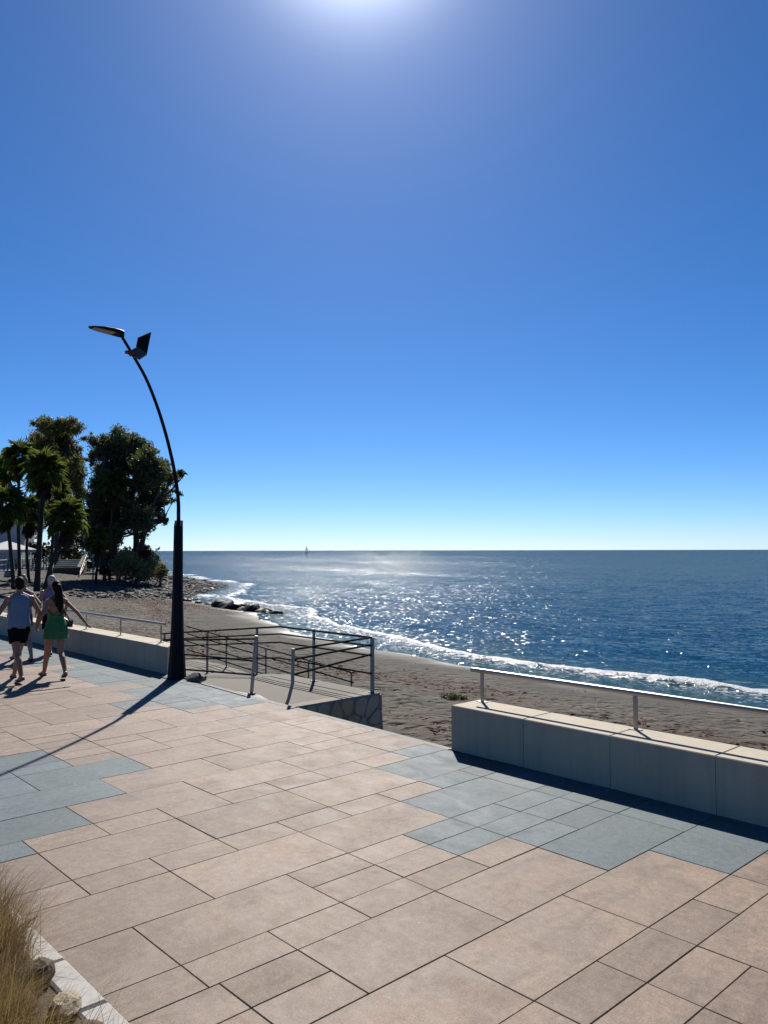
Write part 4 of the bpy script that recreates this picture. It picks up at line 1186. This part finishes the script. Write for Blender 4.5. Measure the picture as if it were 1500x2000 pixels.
DS = 87.0
sb = at(124, 1122, DS)
st = empty('concrete_steps', (sb.x, sb.y, hz(sb.x, sb.y)), R(150)); tag(st, 'broad pale concrete steps rising from the sand to the far terrace', 'steps')
for i in range(5):
    m = MB(); m.box((0.0 + i * 0.75, -1.25, -0.4), (0.0 + (i + 1) * 0.75 - 0.01, 1.05, 0.55 + i * 0.2), None, 0.02); m.build('step', M_RAMPPALE if i else M_RAMP, st)
m = MB(); m.prism([(-0.15, -1.60, -0.4), (4.2, -1.60, -0.4), (4.2, -1.60, 1.75), (3.6, -1.60, 1.7), (-0.15, -1.60, 0.62)], (0, 0.33, 0)); m.build('side_wall', M_RAMP, st)
m = MB()
m.tube([(-2.4, -1.9, 0.1), (0.0, -1.85, 0.95), (3.6, -1.8, 2.2)], 0.04, 6); m.tube([(-2.4, -1.9, -0.1), (0.0, -1.85, 0.5), (3.6, -1.8, 1.7)], 0.03, 6)
m.build('handrail', M_GALV, st)

def pole(u, v0, v1, d, label, r=0.06):
    b = at(u, v0, d); t = at(u, v1, d); z = hz(b.x, b.y)
    e = empty('light_pole', (b.x, b.y, z)); tag(e, label, 'pole')
    m = MB(); m.tube([(0, 0, -0.2), (0, 0, t.z - z)], [r, r * 0.8], 8); m.build('shaft', M_GALV, e, True)
    q = MB(); q.ell((0, 0, t.z - z + 0.1), (0.13, 0.13, 0.13), 10, 6); q.build('lamp_globe', M_WALLW, e, True)
pole(162, 1100, 1022, 92, 'thin grey pole standing left of the eucalyptus trunks above the steps', 0.06)
pole(181, 1122, 1085, 77, 'short pale pole planted at the edge of the sand right of the steps', 0.075)

pb = at(14, 1090, 84)
par_ = empty('parasol', (pb.x, pb.y, 0.42)); tag(par_, 'large white open parasol on the far terrace behind the palm trunks', 'parasol')
m = MB(); hx = 2.25; hz_ = 2.0
ring = [(hx * math.cos(R(45) + k * math.pi / 2) * 1.3, hx * math.sin(R(45) + k * math.pi / 2) * 1.3, hz_) for k in range(4)]
m.add(ring + [(0, 0, hz_ + 0.85)] + [(x_, y_, z_ - 0.28) for x_, y_, z_ in ring], [(0, 1, 4), (1, 2, 4), (2, 3, 4), (3, 0, 4)] + [(k, 5 + k, 5 + (k + 1) % 4, (k + 1) % 4) for k in range(4)])
m.build('canopy', M_WHITE, par_)
m = MB(); m.tube([(0, 0, 0), (0, 0, 2.8)], 0.05, 8); m.build('pole', M_WALLW, par_)
for k, (u, lab) in enumerate(((8, 'dark terrace table with white cloth left under the parasol'), (32, 'dark terrace table with white cloth right under the parasol'))):
    tb = at(u, 1100, 82.5)
    e = empty('terrace_table', (tb.x, tb.y, 0.42)); tag(e, lab, 'table')
    m = MB(); m.box((-0.5, -0.5, 0.70), (0.5, 0.5, 0.75)); m.build('tabletop', M_WALLW, e)
    m = MB(); m.tube([(0, 0, 0), (0, 0, 0.7)], 0.05, 6); m.build('leg', M_DARKMET, e)

bb = at(18, 1070, 106)
bd_ = empty('white_building', (bb.x, bb.y, 0.40), YAW + R(12)); tag(bd_, 'white building wall showing between the palm crowns above the parasol', 'building')
m = MB(); m.box((-7, 0, 0), (1.1, 8, 5.6)); m.build('wall', M_WALLW, bd_)
m = MB(); m.prism([(-7.4, -0.4, 5.602), (1.5, -0.4, 5.602), (1.5, 4, 7.2), (-7.4, 4, 7.2)], (0, 0, 0.15)); m.prism([(1.5, 8.4, 5.602), (-7.4, 8.4, 5.602), (-7.4, 4, 7.2), (1.5, 4, 7.2)], (0, 0, 0.15)); m.build('roof', M_ROOF, bd_)
for x_ in (-6.0, -3.6):
    m = MB(); m.box((x_, -0.05, 2.9), (x_ + 1.3, -0.01, 4.4)); f = m.build('window', M_GLASS, bd_)
    m = MB(); m.box((x_ - 0.1, -0.12, 2.80), (x_ + 1.4, -0.052, 2.90)); m.build('sill', M_WALLW, f)
m = MB(); m.box((-7.0, -2.5, 2.55), (1.1, -0.02, 2.7)); m.build('canopy', M_DARKMET, bd_)

# ------------------------------------------------------------------ sailboat on the horizon
bt = at(598, 1079, 1850); 
boat = empty('sailing_boat', (bt.x, bt.y, Z_SEA), YAW + R(20)); tag(boat, 'distant sailing boat with tall narrow sail on the horizon', 'sailing boat')
m = MB(); hr = []
for x_, wv_, zt in ((-5.0, 1.0, 1.3), (-2, 1.6, 1.2), (2, 1.4, 1.3), (5.0, 0.5, 1.6), (6.2, 0.05, 1.8)):
    hr.append([(x_, -wv_, zt), (x_, -wv_ * 0.7, -0.3), (x_, wv_ * 0.7, -0.3), (x_, wv_, zt)])
m.loft(hr, True, True); m.build('hull', M_HULL, boat)
m = MB(); m.box((-2.6, -0.9, 1.2), (1.5, 0.9, 1.9), None, 0.2); m.build('cabin', M_HULL, boat)
m = MB(); m.tube([(0.8, 0, 1), (0.8, 0, 15.5)], [0.14, 0.08], 6); m.tube([(0.8, 0, 2.6), (-4.2, 0, 2.6)], 0.08, 6); m.build('mast', M_HULL, boat)
m = MB(); m.prism([(0.7, 0.05, 3.0), (-4.0, 0.05, 2.8), (-2.2, 0.45, 7.5), (0.2, 0.2, 14.8), (0.7, 0.05, 15.0)], (0, 0.03, 0)); m.build('mainsail', M_SAIL, boat)
m = MB(); m.prism([(6.0, 0.0, 2.2), (1.1, 0.1, 2.6), (1.0, 0.1, 13.2)], (0, 0.03, 0)); m.build('jib', M_SAIL, boat)

# ------------------------------------------------------------------ planter in the left foreground
m = MB(); m.box((-40, -8, -1), (20, 1.60, 0.012)); o = m.build('planter_soil', M_SOIL); o['kind'] = 'structure'
kerb = empty('planter_kerb', (-4, 1.66, 0)); tag(kerb, 'pale rough stone kerb bordering the planted bed in the lower left corner', 'kerb')
x = -16.0; kr = random.Random(4)
while x < 3:
    l = kr.uniform(0.46, 0.62)
    m = MB(); z1 = 0.03 + kr.uniform(-.003, .004)
    m.box((x + 0.004 + 4, -0.075, -0.1), (x + l - 0.004 + 4, 0.076 + kr.uniform(-.002, .003), z1), None, 0.012)
    m.build('kerb_stone', M_KERB, kerb); x += l
for (u, v, r_, mt, lab, seed, sq) in [(96, 1888, 0.088, M_LAVA, 'dark pitted volcanic rock on the kerb among the grass', 3, (1.15, 0.9, 0.85)),
                                   (124, 1958, 0.085, M_PALEROCK, 'pale crumbly rock in the planted bed in front of the volcanic rock', 6, (1.2, 1, 0.6)),
                                   (165, 2015, 0.08, M_SOIL, 'reddish brown rock at the lower frame edge inside the kerb', 9, (1.2, 1, 0.6)),
                                   (30, 1960, 0.09, M_LAVA, 'brown rock half buried in the grass at the left border', 12, (1.2, 1, 0.7))]:
    c = on(u, v, 0.06); 
    c.y = min(c.y, 1.56)
    o = link('planter_rock', rock_mesh('planter_rock', r_, seed, mt, 2, sq, 0.5), None, (c.x, c.y, 0.05), (0, 0, seed)); tag(o, lab, 'rock', 'rocks in the planted bed')

def grass_clump(x_, y_, n, h, spread, mat, label, seed, lean=(0, 0)):
    rr = np.random.default_rng(seed)
    root = empty('grass_clump', (x_, y_, 0.01)); tag(root, label, 'ornamental grass', 'ornamental grasses in the planted bed')
    V, Fc = [], []
    az = rr.uniform(0, 2 * math.pi, n); L = h * rr.uniform(0.45, 1.15, n); out = np.abs(rr.normal(0, 0.5, n)) + 0.12; wd_ = rr.uniform(0.0010, 0.0030, n)
    bx = rr.normal(0, spread, n); by = rr.normal(0, spread, n)
    K = 6
    for i in range(n):
        ca, sa = math.cos(az[i]), math.sin(az[i])
        b0 = len(V) * 1
        pts = []
        for k in range(K):
            t = k / (K - 1)
            rad = out[i] * L[i] * (t**1.7); zz = L[i] * (t - 0.42 * out[i] * t * t)
            pts.append((bx[i] + ca * rad + lean[0] * t * t * L[i], by[i] + sa * rad + lean[1] * t * t * L[i], max(zz, 0.0) ))
        w_ = wd_[i]
        for k, p in enumerate(pts):
            q = w_ * (1 - 0.85 * k / (K - 1))
            V.append((p[0] - sa * q, p[1] + ca * q, p[2])); V.append((p[0] + sa * q, p[1] - ca * q, p[2]))
        for k in range(K - 1):
            a = b0 + 2 * k; Fc.append((a, a + 1, a + 3, a + 2))
    link('blades', np_mesh('blades', np.array(V), np.array(Fc), mat, True), root)
grass_clump(-4.24, 1.12, 4200, 0.33, 0.12, M_STRAW, 'golden dry grass clump beside the volcanic rock', 1, (0.05, 0.08))
grass_clump(-3.88, 1.06, 4200, 0.36, 0.12, M_OLIVE, 'olive brown grass clump nearest the camera in the lower left corner', 2, (0.05, 0.08))
grass_clump(-5.02, 1.36, 3000, 0.42, 0.10, M_STRAW, 'golden grass clump arching over the kerb and paving at the left border', 3, (0.1, 0.15))
grass_clump(-4.62, 1.33, 3400, 0.40, 0.10, M_STRAW, 'brown grass clump at the left border just below the small green plant', 4, (0.06, 0.1))
grass_clump(-3.52, 1.22, 500, 0.36, 0.10, M_OLIVE, 'sparse thin grass tuft behind the kerb at the lower frame edge', 5, (0.15, 0.2))
grass_clump(-3.05, 1.35, 140, 0.40, 0.06, M_OLIVE, 'few thin dry stems rising at the lower frame edge right of the kerb', 6, (0.0, 0.15))
c = on(62, 1805, 0.1)
root = empty('leafy_plant', (c.x, 1.55, 0.02)); tag(root, 'small green leafy plant at the kerb above the volcanic rock', 'plant')
m = MB(); rs = random.Random(2)
for k in range(22):
    az = rs.uniform(0, 6.28); el = rs.uniform(0.1, 1.1); L = rs.uniform(0.10, 0.20)
    d_ = Vector((math.cos(az) * math.cos(el), math.sin(az) * math.cos(el), math.sin(el))); s_ = d_.cross(Vector((0, 0, 1))).normalized() * 0.022
    p0 = Vector((rs.gauss(0, .03), rs.gauss(0, .02), 0.06))
    m.add([p0, p0 + d_ * L * 0.5 + s_, p0 + d_ * L, p0 + d_ * L * 0.5 - s_], [(0, 1, 2), (0, 2, 3)])
m.build('foliage', M_LEAFG, root)
m = MB(); m.tube([(0, 0, -0.02), (0, 0, 0.08)], 0.006, 5); m.build('stem', M_OLIVE, root)

# ------------------------------------------------------------------ people
dg = None
def remeshed(mb, name, mat, voxel=0.011, it=5):
    me = mb.mesh(name + '_src', mat)
    o = bpy.data.objects.new(name + '_src', me); COL.objects.link(o)
    md = o.modifiers.new('r', 'REMESH'); md.mode = 'VOXEL'; md.voxel_size = voxel; md.use_smooth_shade = True
    sm = o.modifiers.new('s', 'SMOOTH'); sm.factor = 0.5; sm.iterations = it
    bpy.context.view_layer.update()
    d = bpy.context.evaluated_depsgraph_get()
    out = bpy.data.meshes.new_from_object(o.evaluated_get(d))
    out.name = name
    bpy.data.objects.remove(o, do_unlink=True)
    if not out.materials: out.materials.append(mat)
    out.polygons.foreach_set('use_smooth', [True] * len(out.polygons))
    return out
def knee(hip, ank, lu, ll, fwd):
    hip, ank = Vector(hip), Vector(ank); d = ank - hip; L = min(d.length, lu + ll - 1e-3)
    a = (lu * lu - ll * ll + L * L) / (2 * L); h = math.sqrt(max(lu * lu - a * a, 0))
    t = d.normalized(); f = Vector(fwd); f = (f - t * f.dot(t)).normalized()
    return hip + t * a + f * h
def hand(mb, wrist, direction, side, s=1.0, curl=0.5):
    """palm, four unequal bent fingers and a thumb; direction = along the hand, side = towards the thumb"""
    d = Vector(direction).normalized(); sd = Vector(side); sd = (sd - d * sd.dot(d)).normalized(); nrm = d.cross(sd)
    w0 = Vector(wrist)
    for k in range(4):
        off = sd * (0.026 - 0.0175 * k) * s
        mb.cap(w0 + off * 0.5, w0 + d * 0.078 * s + off, 0.014 * s, 0.011 * s, 8)
        ln = (0.070, 0.078, 0.072, 0.056)[k] * s
        k1 = w0 + d * 0.082 * s + off
        k2 = k1 + (d * math.cos(curl * 0.6) + nrm * math.sin(curl * 0.6)) * ln * 0.5
        k3 = k2 + (d * math.cos(curl * 1.5) + nrm * math.sin(curl * 1.5)) * ln * 0.5
        mb.cap(k1, k2, 0.0092 * s, 0.0086 * s, 8); mb.cap(k2, k3, 0.0086 * s, 0.0075 * s, 8)
    t0 = w0 + d * 0.022 * s + sd * 0.022 * s
    t1 = t0 + (d * 0.65 + sd * 0.7).normalized() * 0.042 * s; t2 = t1 + (d * 0.9 + sd * 0.3 + nrm * 0.2).normalized() * 0.034 * s
    mb.cap(t0, t1, 0.0125 * s, 0.0105 * s, 8); mb.cap(t1, t2, 0.0105 * s, 0.0085 * s, 8)

def person(label, loc, rz, h, skin, female, feet, hands_, elbows, yawh=0.0, group='people walking along the promenade'):
    """local frame: +Y is the walking direction, +X the right-hand side. feet = {L:(x,y,heel_lift,toe_out)}"""
    k = h / 1.80
    root = empty('person', loc, rz); tag(root, label, 'person', group)
    b = MB()
    sw = (0.165 if female else 0.195) * k
    hipw = 0.088 * k
    zp = 0.925 * k
    S = {}
    S['k'] = k; S['zp'] = zp
    # trunk
    b.ell((0, -0.012 * k, zp + 0.02 * k), ((0.172 if female else 0.160) * k, 0.118 * k, 0.125 * k), 16, 10)
    for sx in (-1, 1): b.ell((sx * 0.075 * k, -0.055 * k, zp - 0.035 * k), (0.088 * k, 0.085 * k, 0.095 * k), 12, 8)
    b.ell((0, 0, 1.10 * k), ((0.124 if female else 0.145) * k, 0.098 * k, 0.16 * k), 16, 10)
    b.ell((0, 0.005 * k, 1.285 * k), ((0.150 if female else 0.178) * k, 0.112 * k, 0.17 * k), 16, 10)
    b.cap((-sw * 0.86, -0.012 * k, 1.425 * k), (sw * 0.86, -0.012 * k, 1.425 * k), 0.056 * k, 0.056 * k, 12)
    for sx in (-1, 1):
        b.cap((sx * 0.04 * k, -0.015 * k, 1.50 * k), (sx * sw * 0.75, -0.015 * k, 1.44 * k), 0.045 * k, 0.05 * k)
        if female: b.ell((sx * 0.07 * k, 0.10 * k, 1.27 * k), (0.058 * k, 0.05 * k, 0.055 * k))
    b.cap((0, -0.01 * k, 1.44 * k), (0, 0.012 * k, 1.60 * k), (0.050 if female else 0.058) * k, (0.048 if female else 0.055) * k, 12)
    # head with face
    hc = Vector((0, 0.022 * k, 1.685 * k)); Rh = Matrix.Rotation(yawh, 3, 'Z')
    def H(x, y, z): return hc + Rh @ (Vector((x, y, z)) * k)
    b.ell(hc + Rh @ Vector((0, -0.008 * k, 0.012 * k)), (0.074 * k, 0.094 * k, 0.102 * k), 16, 12, None, Rh)
    b.ell(H(0, 0.022, -0.045), (0.058 * k, 0.064 * k, 0.072 * k), 14, 10, None, Rh)
    b.cap(H(0, 0.088, 0.010), H(0, 0.104, -0.026), 0.009 * k, 0.014 * k, 8)
    b.cap(H(-0.022, 0.078, -0.064), H(0.022, 0.078, -0.064), 0.010 * k, 0.010 * k, 8)
    b.cap(H(-0.04, 0.074, 0.028), H(0.04, 0.074, 0.028), 0.013 * k, 0.013 * k, 8)
    for sx in (-1, 1): b.ell(H(sx * 0.075, -0.008, -0.012), (0.012 * k, 0.020 * k, 0.032 * k), 10, 8, None, Rh)
    # legs
    S['legs'] = {}
    for s_, sx in (('L', -1), ('R', 1)):
        fx, fy, lift, toe = feet[s_]
        hip = Vector((sx * hipw, 0, zp - 0.02 * k))
        ank = Vector((fx, fy, (0.075 + lift) * k))
        kn = knee(hip, ank, 0.445 * k, 0.43 * k, (sx * 0.05, 1, 0))
        b.cap(hip, kn, (0.088 if female else 0.085) * k, 0.056 * k, 14); b.ell(kn + Vector((0, 0.01 * k, 0)), (0.056 * k, 0.058 * k, 0.062 * k))
        cf = kn.lerp(ank, 0.33) + Vector((0, -0.018 * k, 0))
        b.cap(kn, cf, 0.050 * k, 0.056 * k, 12); b.cap(cf, ank, 0.054 * k, 0.036 * k, 12); b.ell(ank, (0.037 * k, 0.042 * k, 0.04 * k))
        td = Vector((math.sin(toe), math.cos(toe), 0))
        pitch = math.asin(min(0.95, lift / 0.20)) if lift > 0 else 0
        fd = (td * math.cos(pitch) - Vector((0, 0, 1)) * math.sin(pitch))
        upv = (td * math.sin(pitch) + Vector((0, 0, 1)) * math.cos(pitch))
        heel = ank - upv * 0.042 * k - fd * 0.045 * k; ball = ank - upv * 0.050 * k + fd * 0.125 * k
        toep = ball + Vector((td.x, td.y, 0)) * 0.06 * k
        toep.z = max(toep.z, 0.018 * k); ball.z = max(ball.z, 0.022 * k)
        b.cap(heel, ball, 0.033 * k, 0.024 * k, 10); b.cap(ank, ball, 0.036 * k, 0.026 * k, 10)
        sdv = td.cross(Vector((0, 0, 1)))
        for q in (-1, 1): b.cap(ball + sdv * q * 0.022 * k - fd * 0.03 * k, toep + sdv * q * 0.020 * k, 0.022 * k, 0.015 * k, 8)
        S['legs'][s_] = (hip, kn, ank, heel, ball, toep, sdv, upv)
    # arms
    S['arms'] = {}
    for s_, sx in (('L', -1), ('R', 1)):
        sh = Vector((sx * sw, -0.012 * k, 1.415 * k))
        wr = Vector(hands_[s_]); el = knee(sh, wr, 0.30 * k, 0.265 * k, elbows[s_])
        ar = (0.042 if female else 0.051) * k
        b.ell(sh, (ar * 1.25, ar * 1.25, ar * 1.3)); b.cap(sh, el, ar, ar * 0.80, 12); b.cap(el, wr, ar * 0.82, 0.027 * k, 12)
        hand(b, wr, (wr - el).normalized() + Vector((0, 0, -0.15)), (0.15 * -sx, 0.9, 0.2), 1.0 * k, 0.55)
        S['arms'][s_] = (sh, el, wr)
    link('body', remeshed(b, 'body', skin, 0.0085, 3), root)
    ev = MB()
    for sx in (-1, 1): ev.ell(H(sx * 0.031, 0.079, 0.008), (0.011 * k, 0.007 * k, 0.007 * k), 8, 6, None, Rh)
    ev.build('eyes', M_BLACK, root, True)
    S['H'] = H; S['Rh'] = Rh; S['hc'] = hc
    for s_ in 'LR':
        hip, kn, ank, heel, ball, toep, sdv, upv = S['legs'][s_]
        m = MB(); t_ = 0.014 * k
        rings = []
        for c, w_ in ((heel - (ball - heel).normalized() * 0.03 * k, 0.018), (heel, 0.034), (heel.lerp(ball, 0.5), 0.032), (ball, 0.044), (toep, 0.040), (toep + (toep - ball).normalized() * 0.02 * k, 0.018)):
            lo = c - upv * 0.030 * k if c is not toep else c - Vector((0, 0, 1)) * 0.018 * k
            lo = Vector((c.x, c.y, max(c.z - 0.034 * k, 0.0)))
            rings.append([lo - sdv * w_ * k, lo + sdv * w_ * k, lo + sdv * w_ * k + Vector((0, 0, t_)), lo - sdv * w_ * k + Vector((0, 0, t_))])
        m.loft(rings, True, True)
        st_ = ball.lerp(heel, 0.25)
        m.tube([st_ - sdv * 0.042 * k + Vector((0, 0, -0.02)), st_ + Vector((0, 0, 0.036 * k)), st_ + sdv * 0.042 * k + Vector((0, 0, -0.02))], 0.009 * k, 6)
        m.tube([st_ - sdv * 0.036 * k + Vector((0, 0, -0.01)), toep.lerp(ball, 0.4) + Vector((0, 0, 0.026 * k))], 0.006 * k, 6)
        m.build('sandal', M_SOLE, root)
    S['root'] = root
    return S
def ring(k, z, rx, ry, cy=0.0, n=28, wav=0.0, wn_=9, ph=0.0, cx=0.0, zfun=None):
    out = []
    for i in range(n):
        a = 2 * math.pi * i / n
        w_ = 1 + wav * math.sin(wn_ * a + ph)
        zz = z if zfun is None else zfun(a)
        out.append((k * (cx + rx * w_ * math.cos(a)), k * (cy + ry * w_ * math.sin(a)), k * zz))
    return out
def cloth(name, mat, parent, rings, thick=0.006):
    m = MB(); m.loft(rings, True, False)
    o = m.build(name, mat, parent, True)
    md = o.modifiers.new('thickness', 'SOLIDIFY'); md.thickness = thick; md.offset = 1
    return o
def hair_cap(S, mat, extra=(), bun=False):
    k = S['k']; m = MB(); H, Rh = S['H'], S['Rh']
    m.ell(H(0, -0.020, 0.030), (0.084 * k, 0.096 * k, 0.100 * k), 18, 12, None, Rh)
    m.ell(H(0, -0.045, -0.020), (0.078 * k, 0.068 * k, 0.085 * k), 16, 10, None, Rh)
    for a, b_, r0, r1 in extra: m.cap(H(*a), H(*b_), r0 * k, r1 * k, 12)
    return m
def tank(S, mat, hem=0.90, top=1.455, loose=0.0):
    k = S['k']
    rr_ = [ring(k, hem, 0.190 + loose, 0.142, -0.01, 28, 0.022, 8, 0.3), ring(k, hem + 0.09, 0.182 + loose, 0.138, -0.01, 28, 0.018, 7, 0.8), ring(k, 1.10, 0.168 + loose, 0.125, 0, 28, 0.014, 9),
           ring(k, 1.22, 0.182, 0.130, 0, 28, 0.010, 8), ring(k, 1.32, 0.188, 0.128, -0.004), ring(k, 1.40, 0.182, 0.110, -0.010), ring(k, 1.455, 0.155, 0.088, -0.012), ring(k, 1.492, 0.105, 0.072, -0.010), ring(k, 1.505, 0.078, 0.068, -0.004)]
    return cloth('tank_top', mat, S['root'], rr_)
def shorts(S, mat, length=0.62, name='shorts', flare=1.32):
    k = S['k']; m = MB()
    m.ell((0, -0.010 * k, S['zp'] + 0.01 * k), (0.184 * k, 0.138 * k, 0.125 * k), 16, 10)
    for sx in (-1, 1): m.ell((sx * 0.075 * k, -0.062 * k, S['zp'] - 0.035 * k), (0.102 * k, 0.096 * k, 0.10 * k), 12, 8)
    for s_ in 'LR':
        hip, kn = S['legs'][s_][:2]
        e = hip.lerp(kn, length); m.tube([hip + Vector((0, 0, 0.05 * k)), hip, e], [0.08 * k, 0.102 * k, 0.088 * flare * k * 0.9], 16)
    return link(name, remeshed(m, name, mat, 0.010, 4), S['root'])

RZ = R(90)      # everyone walks along -X
# man: left leg trailing, right leg leading
man = person('man in light blue tank top and black shorts walking away hand in hand', (-14.60, 4.76, 0), RZ, 1.81, M_SKIN, False,
             {'L': (-0.075, -0.40, 0.055, -0.15), 'R': (0.07, 0.41, 0.0, 0.12)},
             {'L': (-0.385, 0.10, 0.985), 'R': (0.30, 0.0, 0.95)}, {'L': (-0.6, -0.8, -0.2), 'R': (0.4, -1, 0)}, -0.12)
tank(man, M_TANK, 0.915)
shorts(man, M_SHORTS, 0.56)
link('hair', remeshed(hair_cap(man, M_HAIRD), 'hair', M_HAIRD, 0.009, 3), man['root'])

woman = person('woman in short green dress with long dark hair walking away, right arm swung back', (-14.50, 5.36, 0), RZ, 1.73, M_SKIN, True,
               {'R': (0.045, -0.36, 0.075, 0.15), 'L': (-0.045, 0.40, 0.0, -0.05)},
               {'R': (0.40, -0.34, 0.985), 'L': (-0.285, 0.07, 0.95)}, {'R': (0.5, -0.6, -0.6), 'L': (-0.4, -1, 0)}, 0.05)
k = woman['k']
def dtop(a): return 1.27 + 0.02 * math.cos(2 * a) - 0.095 * max(0, -math.sin(a))     # lower at the back
def dmid(a): return 0.5 * (1.12 + dtop(a))
cloth('dress', M_DRESS, woman['root'], [
    ring(k, 0.80, 0.212, 0.178, -0.02, 60, 0.030, 15), ring(k, 0.90, 0.200, 0.166, -0.02, 60, 0.022, 15), ring(k, 1.00, 0.184, 0.145, -0.014, 60, 0.012, 15),
    ring(k, 1.09, 0.146, 0.118, 0, 60), ring(k, 1.15, 0.142, 0.115, 0.004, 60, zfun=dmid), ring(k, 1.2, 0.158, 0.132, 0.012, 60, zfun=dtop)])
def fringe(z0, z1, r0, r1):
    m = MB(); n = 84; up_, dn_ = [], []
    for i in range(n):
        a = 2 * math.pi * i / n
        j = 0.022 * ((i * 7919) % 13) / 13 + (0.02 if i % 2 else 0.0)
        up_.append((k * r0[0] * math.cos(a), k * (-0.018 + r0[1] * math.sin(a)), k * z0))
        dn_.append((k * r1[0] * math.cos(a) * (1 + 0.02 * (i % 2)), k * (-0.02 + r1[1] * math.sin(a) * (1 + 0.02 * (i % 2))), k * (z1 - j)))
    m.loft([dn_, up_], True); m.build('fringe', M_DRESS, woman['root'])
fringe(0.985, 0.905, (0.193, 0.155), (0.212, 0.178)); fringe(0.86, 0.755, (0.210, 0.176), (0.225, 0.192)); fringe(1.06, 0.985, (0.166, 0.130), (0.194, 0.158))
m = MB()
for sx in (-1, 1):
    m.tube([Vector((sx * 0.10, 0.118, 1.28)) * k, Vector((sx * 0.095, 0.06, 1.435)) * k, Vector((sx * 0.09, -0.02, 1.492)) * k, Vector((sx * 0.07, -0.09, 1.40)) * k, Vector((-sx * 0.05, -0.122, 1.18)) * k], 0.006, 6)
m.build('straps', M_DRESS, woman['root'])
hm = hair_cap(woman, M_HAIRD)
H = woman['H']
hm.cap(H(0, -0.10, 0.01), H(0.01, -0.125, -0.10), 0.060 * k, 0.062 * k, 12); hm.cap(H(0.01, -0.125, -0.10), H(0.02, -0.145, -0.25), 0.062 * k, 0.066 * k, 12)
hm.cap(H(0.02, -0.145, -0.25), H(0.025, -0.150, -0.38), 0.066 * k, 0.050 * k, 12); hm.cap(H(0.025, -0.150, -0.38), H(0.03, -0.145, -0.47), 0.048 * k, 0.016 * k, 12)
hm.cap(H(-0.03, -0.12, -0.10), H(-0.035, -0.140, -0.33), 0.045 * k, 0.030 * k, 10)
link('hair', remeshed(hm, 'hair', M_HAIRD, 0.009, 2), woman['root'])

# her bag: a thing of its own, strap from the left shoulder across the back to the right hip
ww = woman['root']
bag = empty('shoulder_bag', (-14.50, 5.36, 0.0), RZ); tag(bag, 'small black shoulder bag at the right hip of the woman in green', 'bag')
m = MB(); m.box((0.205 * k, -0.11 * k, 0.93 * k), (0.275 * k, 0.10 * k, 1.06 * k), None, 0.012); m.build('pouch', M_BLACK, bag)
m = MB(); m.box((0.273 * k, -0.105 * k, 0.99 * k), (0.284 * k, 0.095 * k, 1.064 * k), None, 0.004); m.build('flap', M_BLACK, bag)
m = MB()
strap = smooth_curve([Vector(p) * k for p in ((0.235, -0.03, 1.05), (0.19, -0.125, 1.10), (0.10, -0.155, 1.22), (-0.02, -0.14, 1.36), (-0.10, -0.08, 1.475), (-0.115, 0.0, 1.495), (-0.08, 0.10, 1.40), (0.06, 0.165, 1.25), (0.17, 0.12, 1.12), (0.235, 0.03, 1.05))], 4)
m.tube(strap, 0.013, 6, True, None, 0.6); m.build('strap', M_BLACK, bag)

# third walker in purple, mostly hidden behind the man
p3 = person('blonde walker in purple partly hidden behind the man in blue', (-17.28, 5.72, 0), RZ, 1.74, M_SKIN2, True,
            {'L': (-0.06, 0.34, 0.0, 0), 'R': (0.07, -0.30, 0.03, 0.1)}, {'L': (-0.27, 0.12, 0.92), 'R': (0.27, -0.14, 0.92)}, {'L': (-0.4, -1, 0), 'R': (0.4, -1, 0)}, -0.5)
tank(p3, M_PURPLE, 0.90, loose=-0.012); shorts(p3, M_PURPLE, 0.40)
hm = hair_cap(p3, M_HAIRB); hm.ell(p3['H'](0, -0.055, 0.125), (0.045, 0.045, 0.04))
link('hair', remeshed(hm, 'hair', M_HAIRB, 0.009, 3), p3['root'])
# fourth walker, white hair, behind the woman
p4 = person('white haired walker in lilac top mostly hidden behind the woman in green', (-17.75, 6.45, 0), RZ, 1.73, M_SKIN2, False,
            {'L': (-0.09, -0.26, 0.03, 0), 'R': (0.09, 0.28, 0.0, 0)}, {'L': (-0.27, 0.12, 0.92), 'R': (0.28, -0.10, 0.92)}, {'L': (-0.4, -1, 0), 'R': (0.4, -1, 0)}, 0.2)
tank(p4, M_LILAC, 0.90); shorts(p4, M_SHORTS, 0.72)
link('hair', remeshed(hair_cap(p4, M_HAIRW), 'hair', M_HAIRW, 0.009, 3), p4['root'])
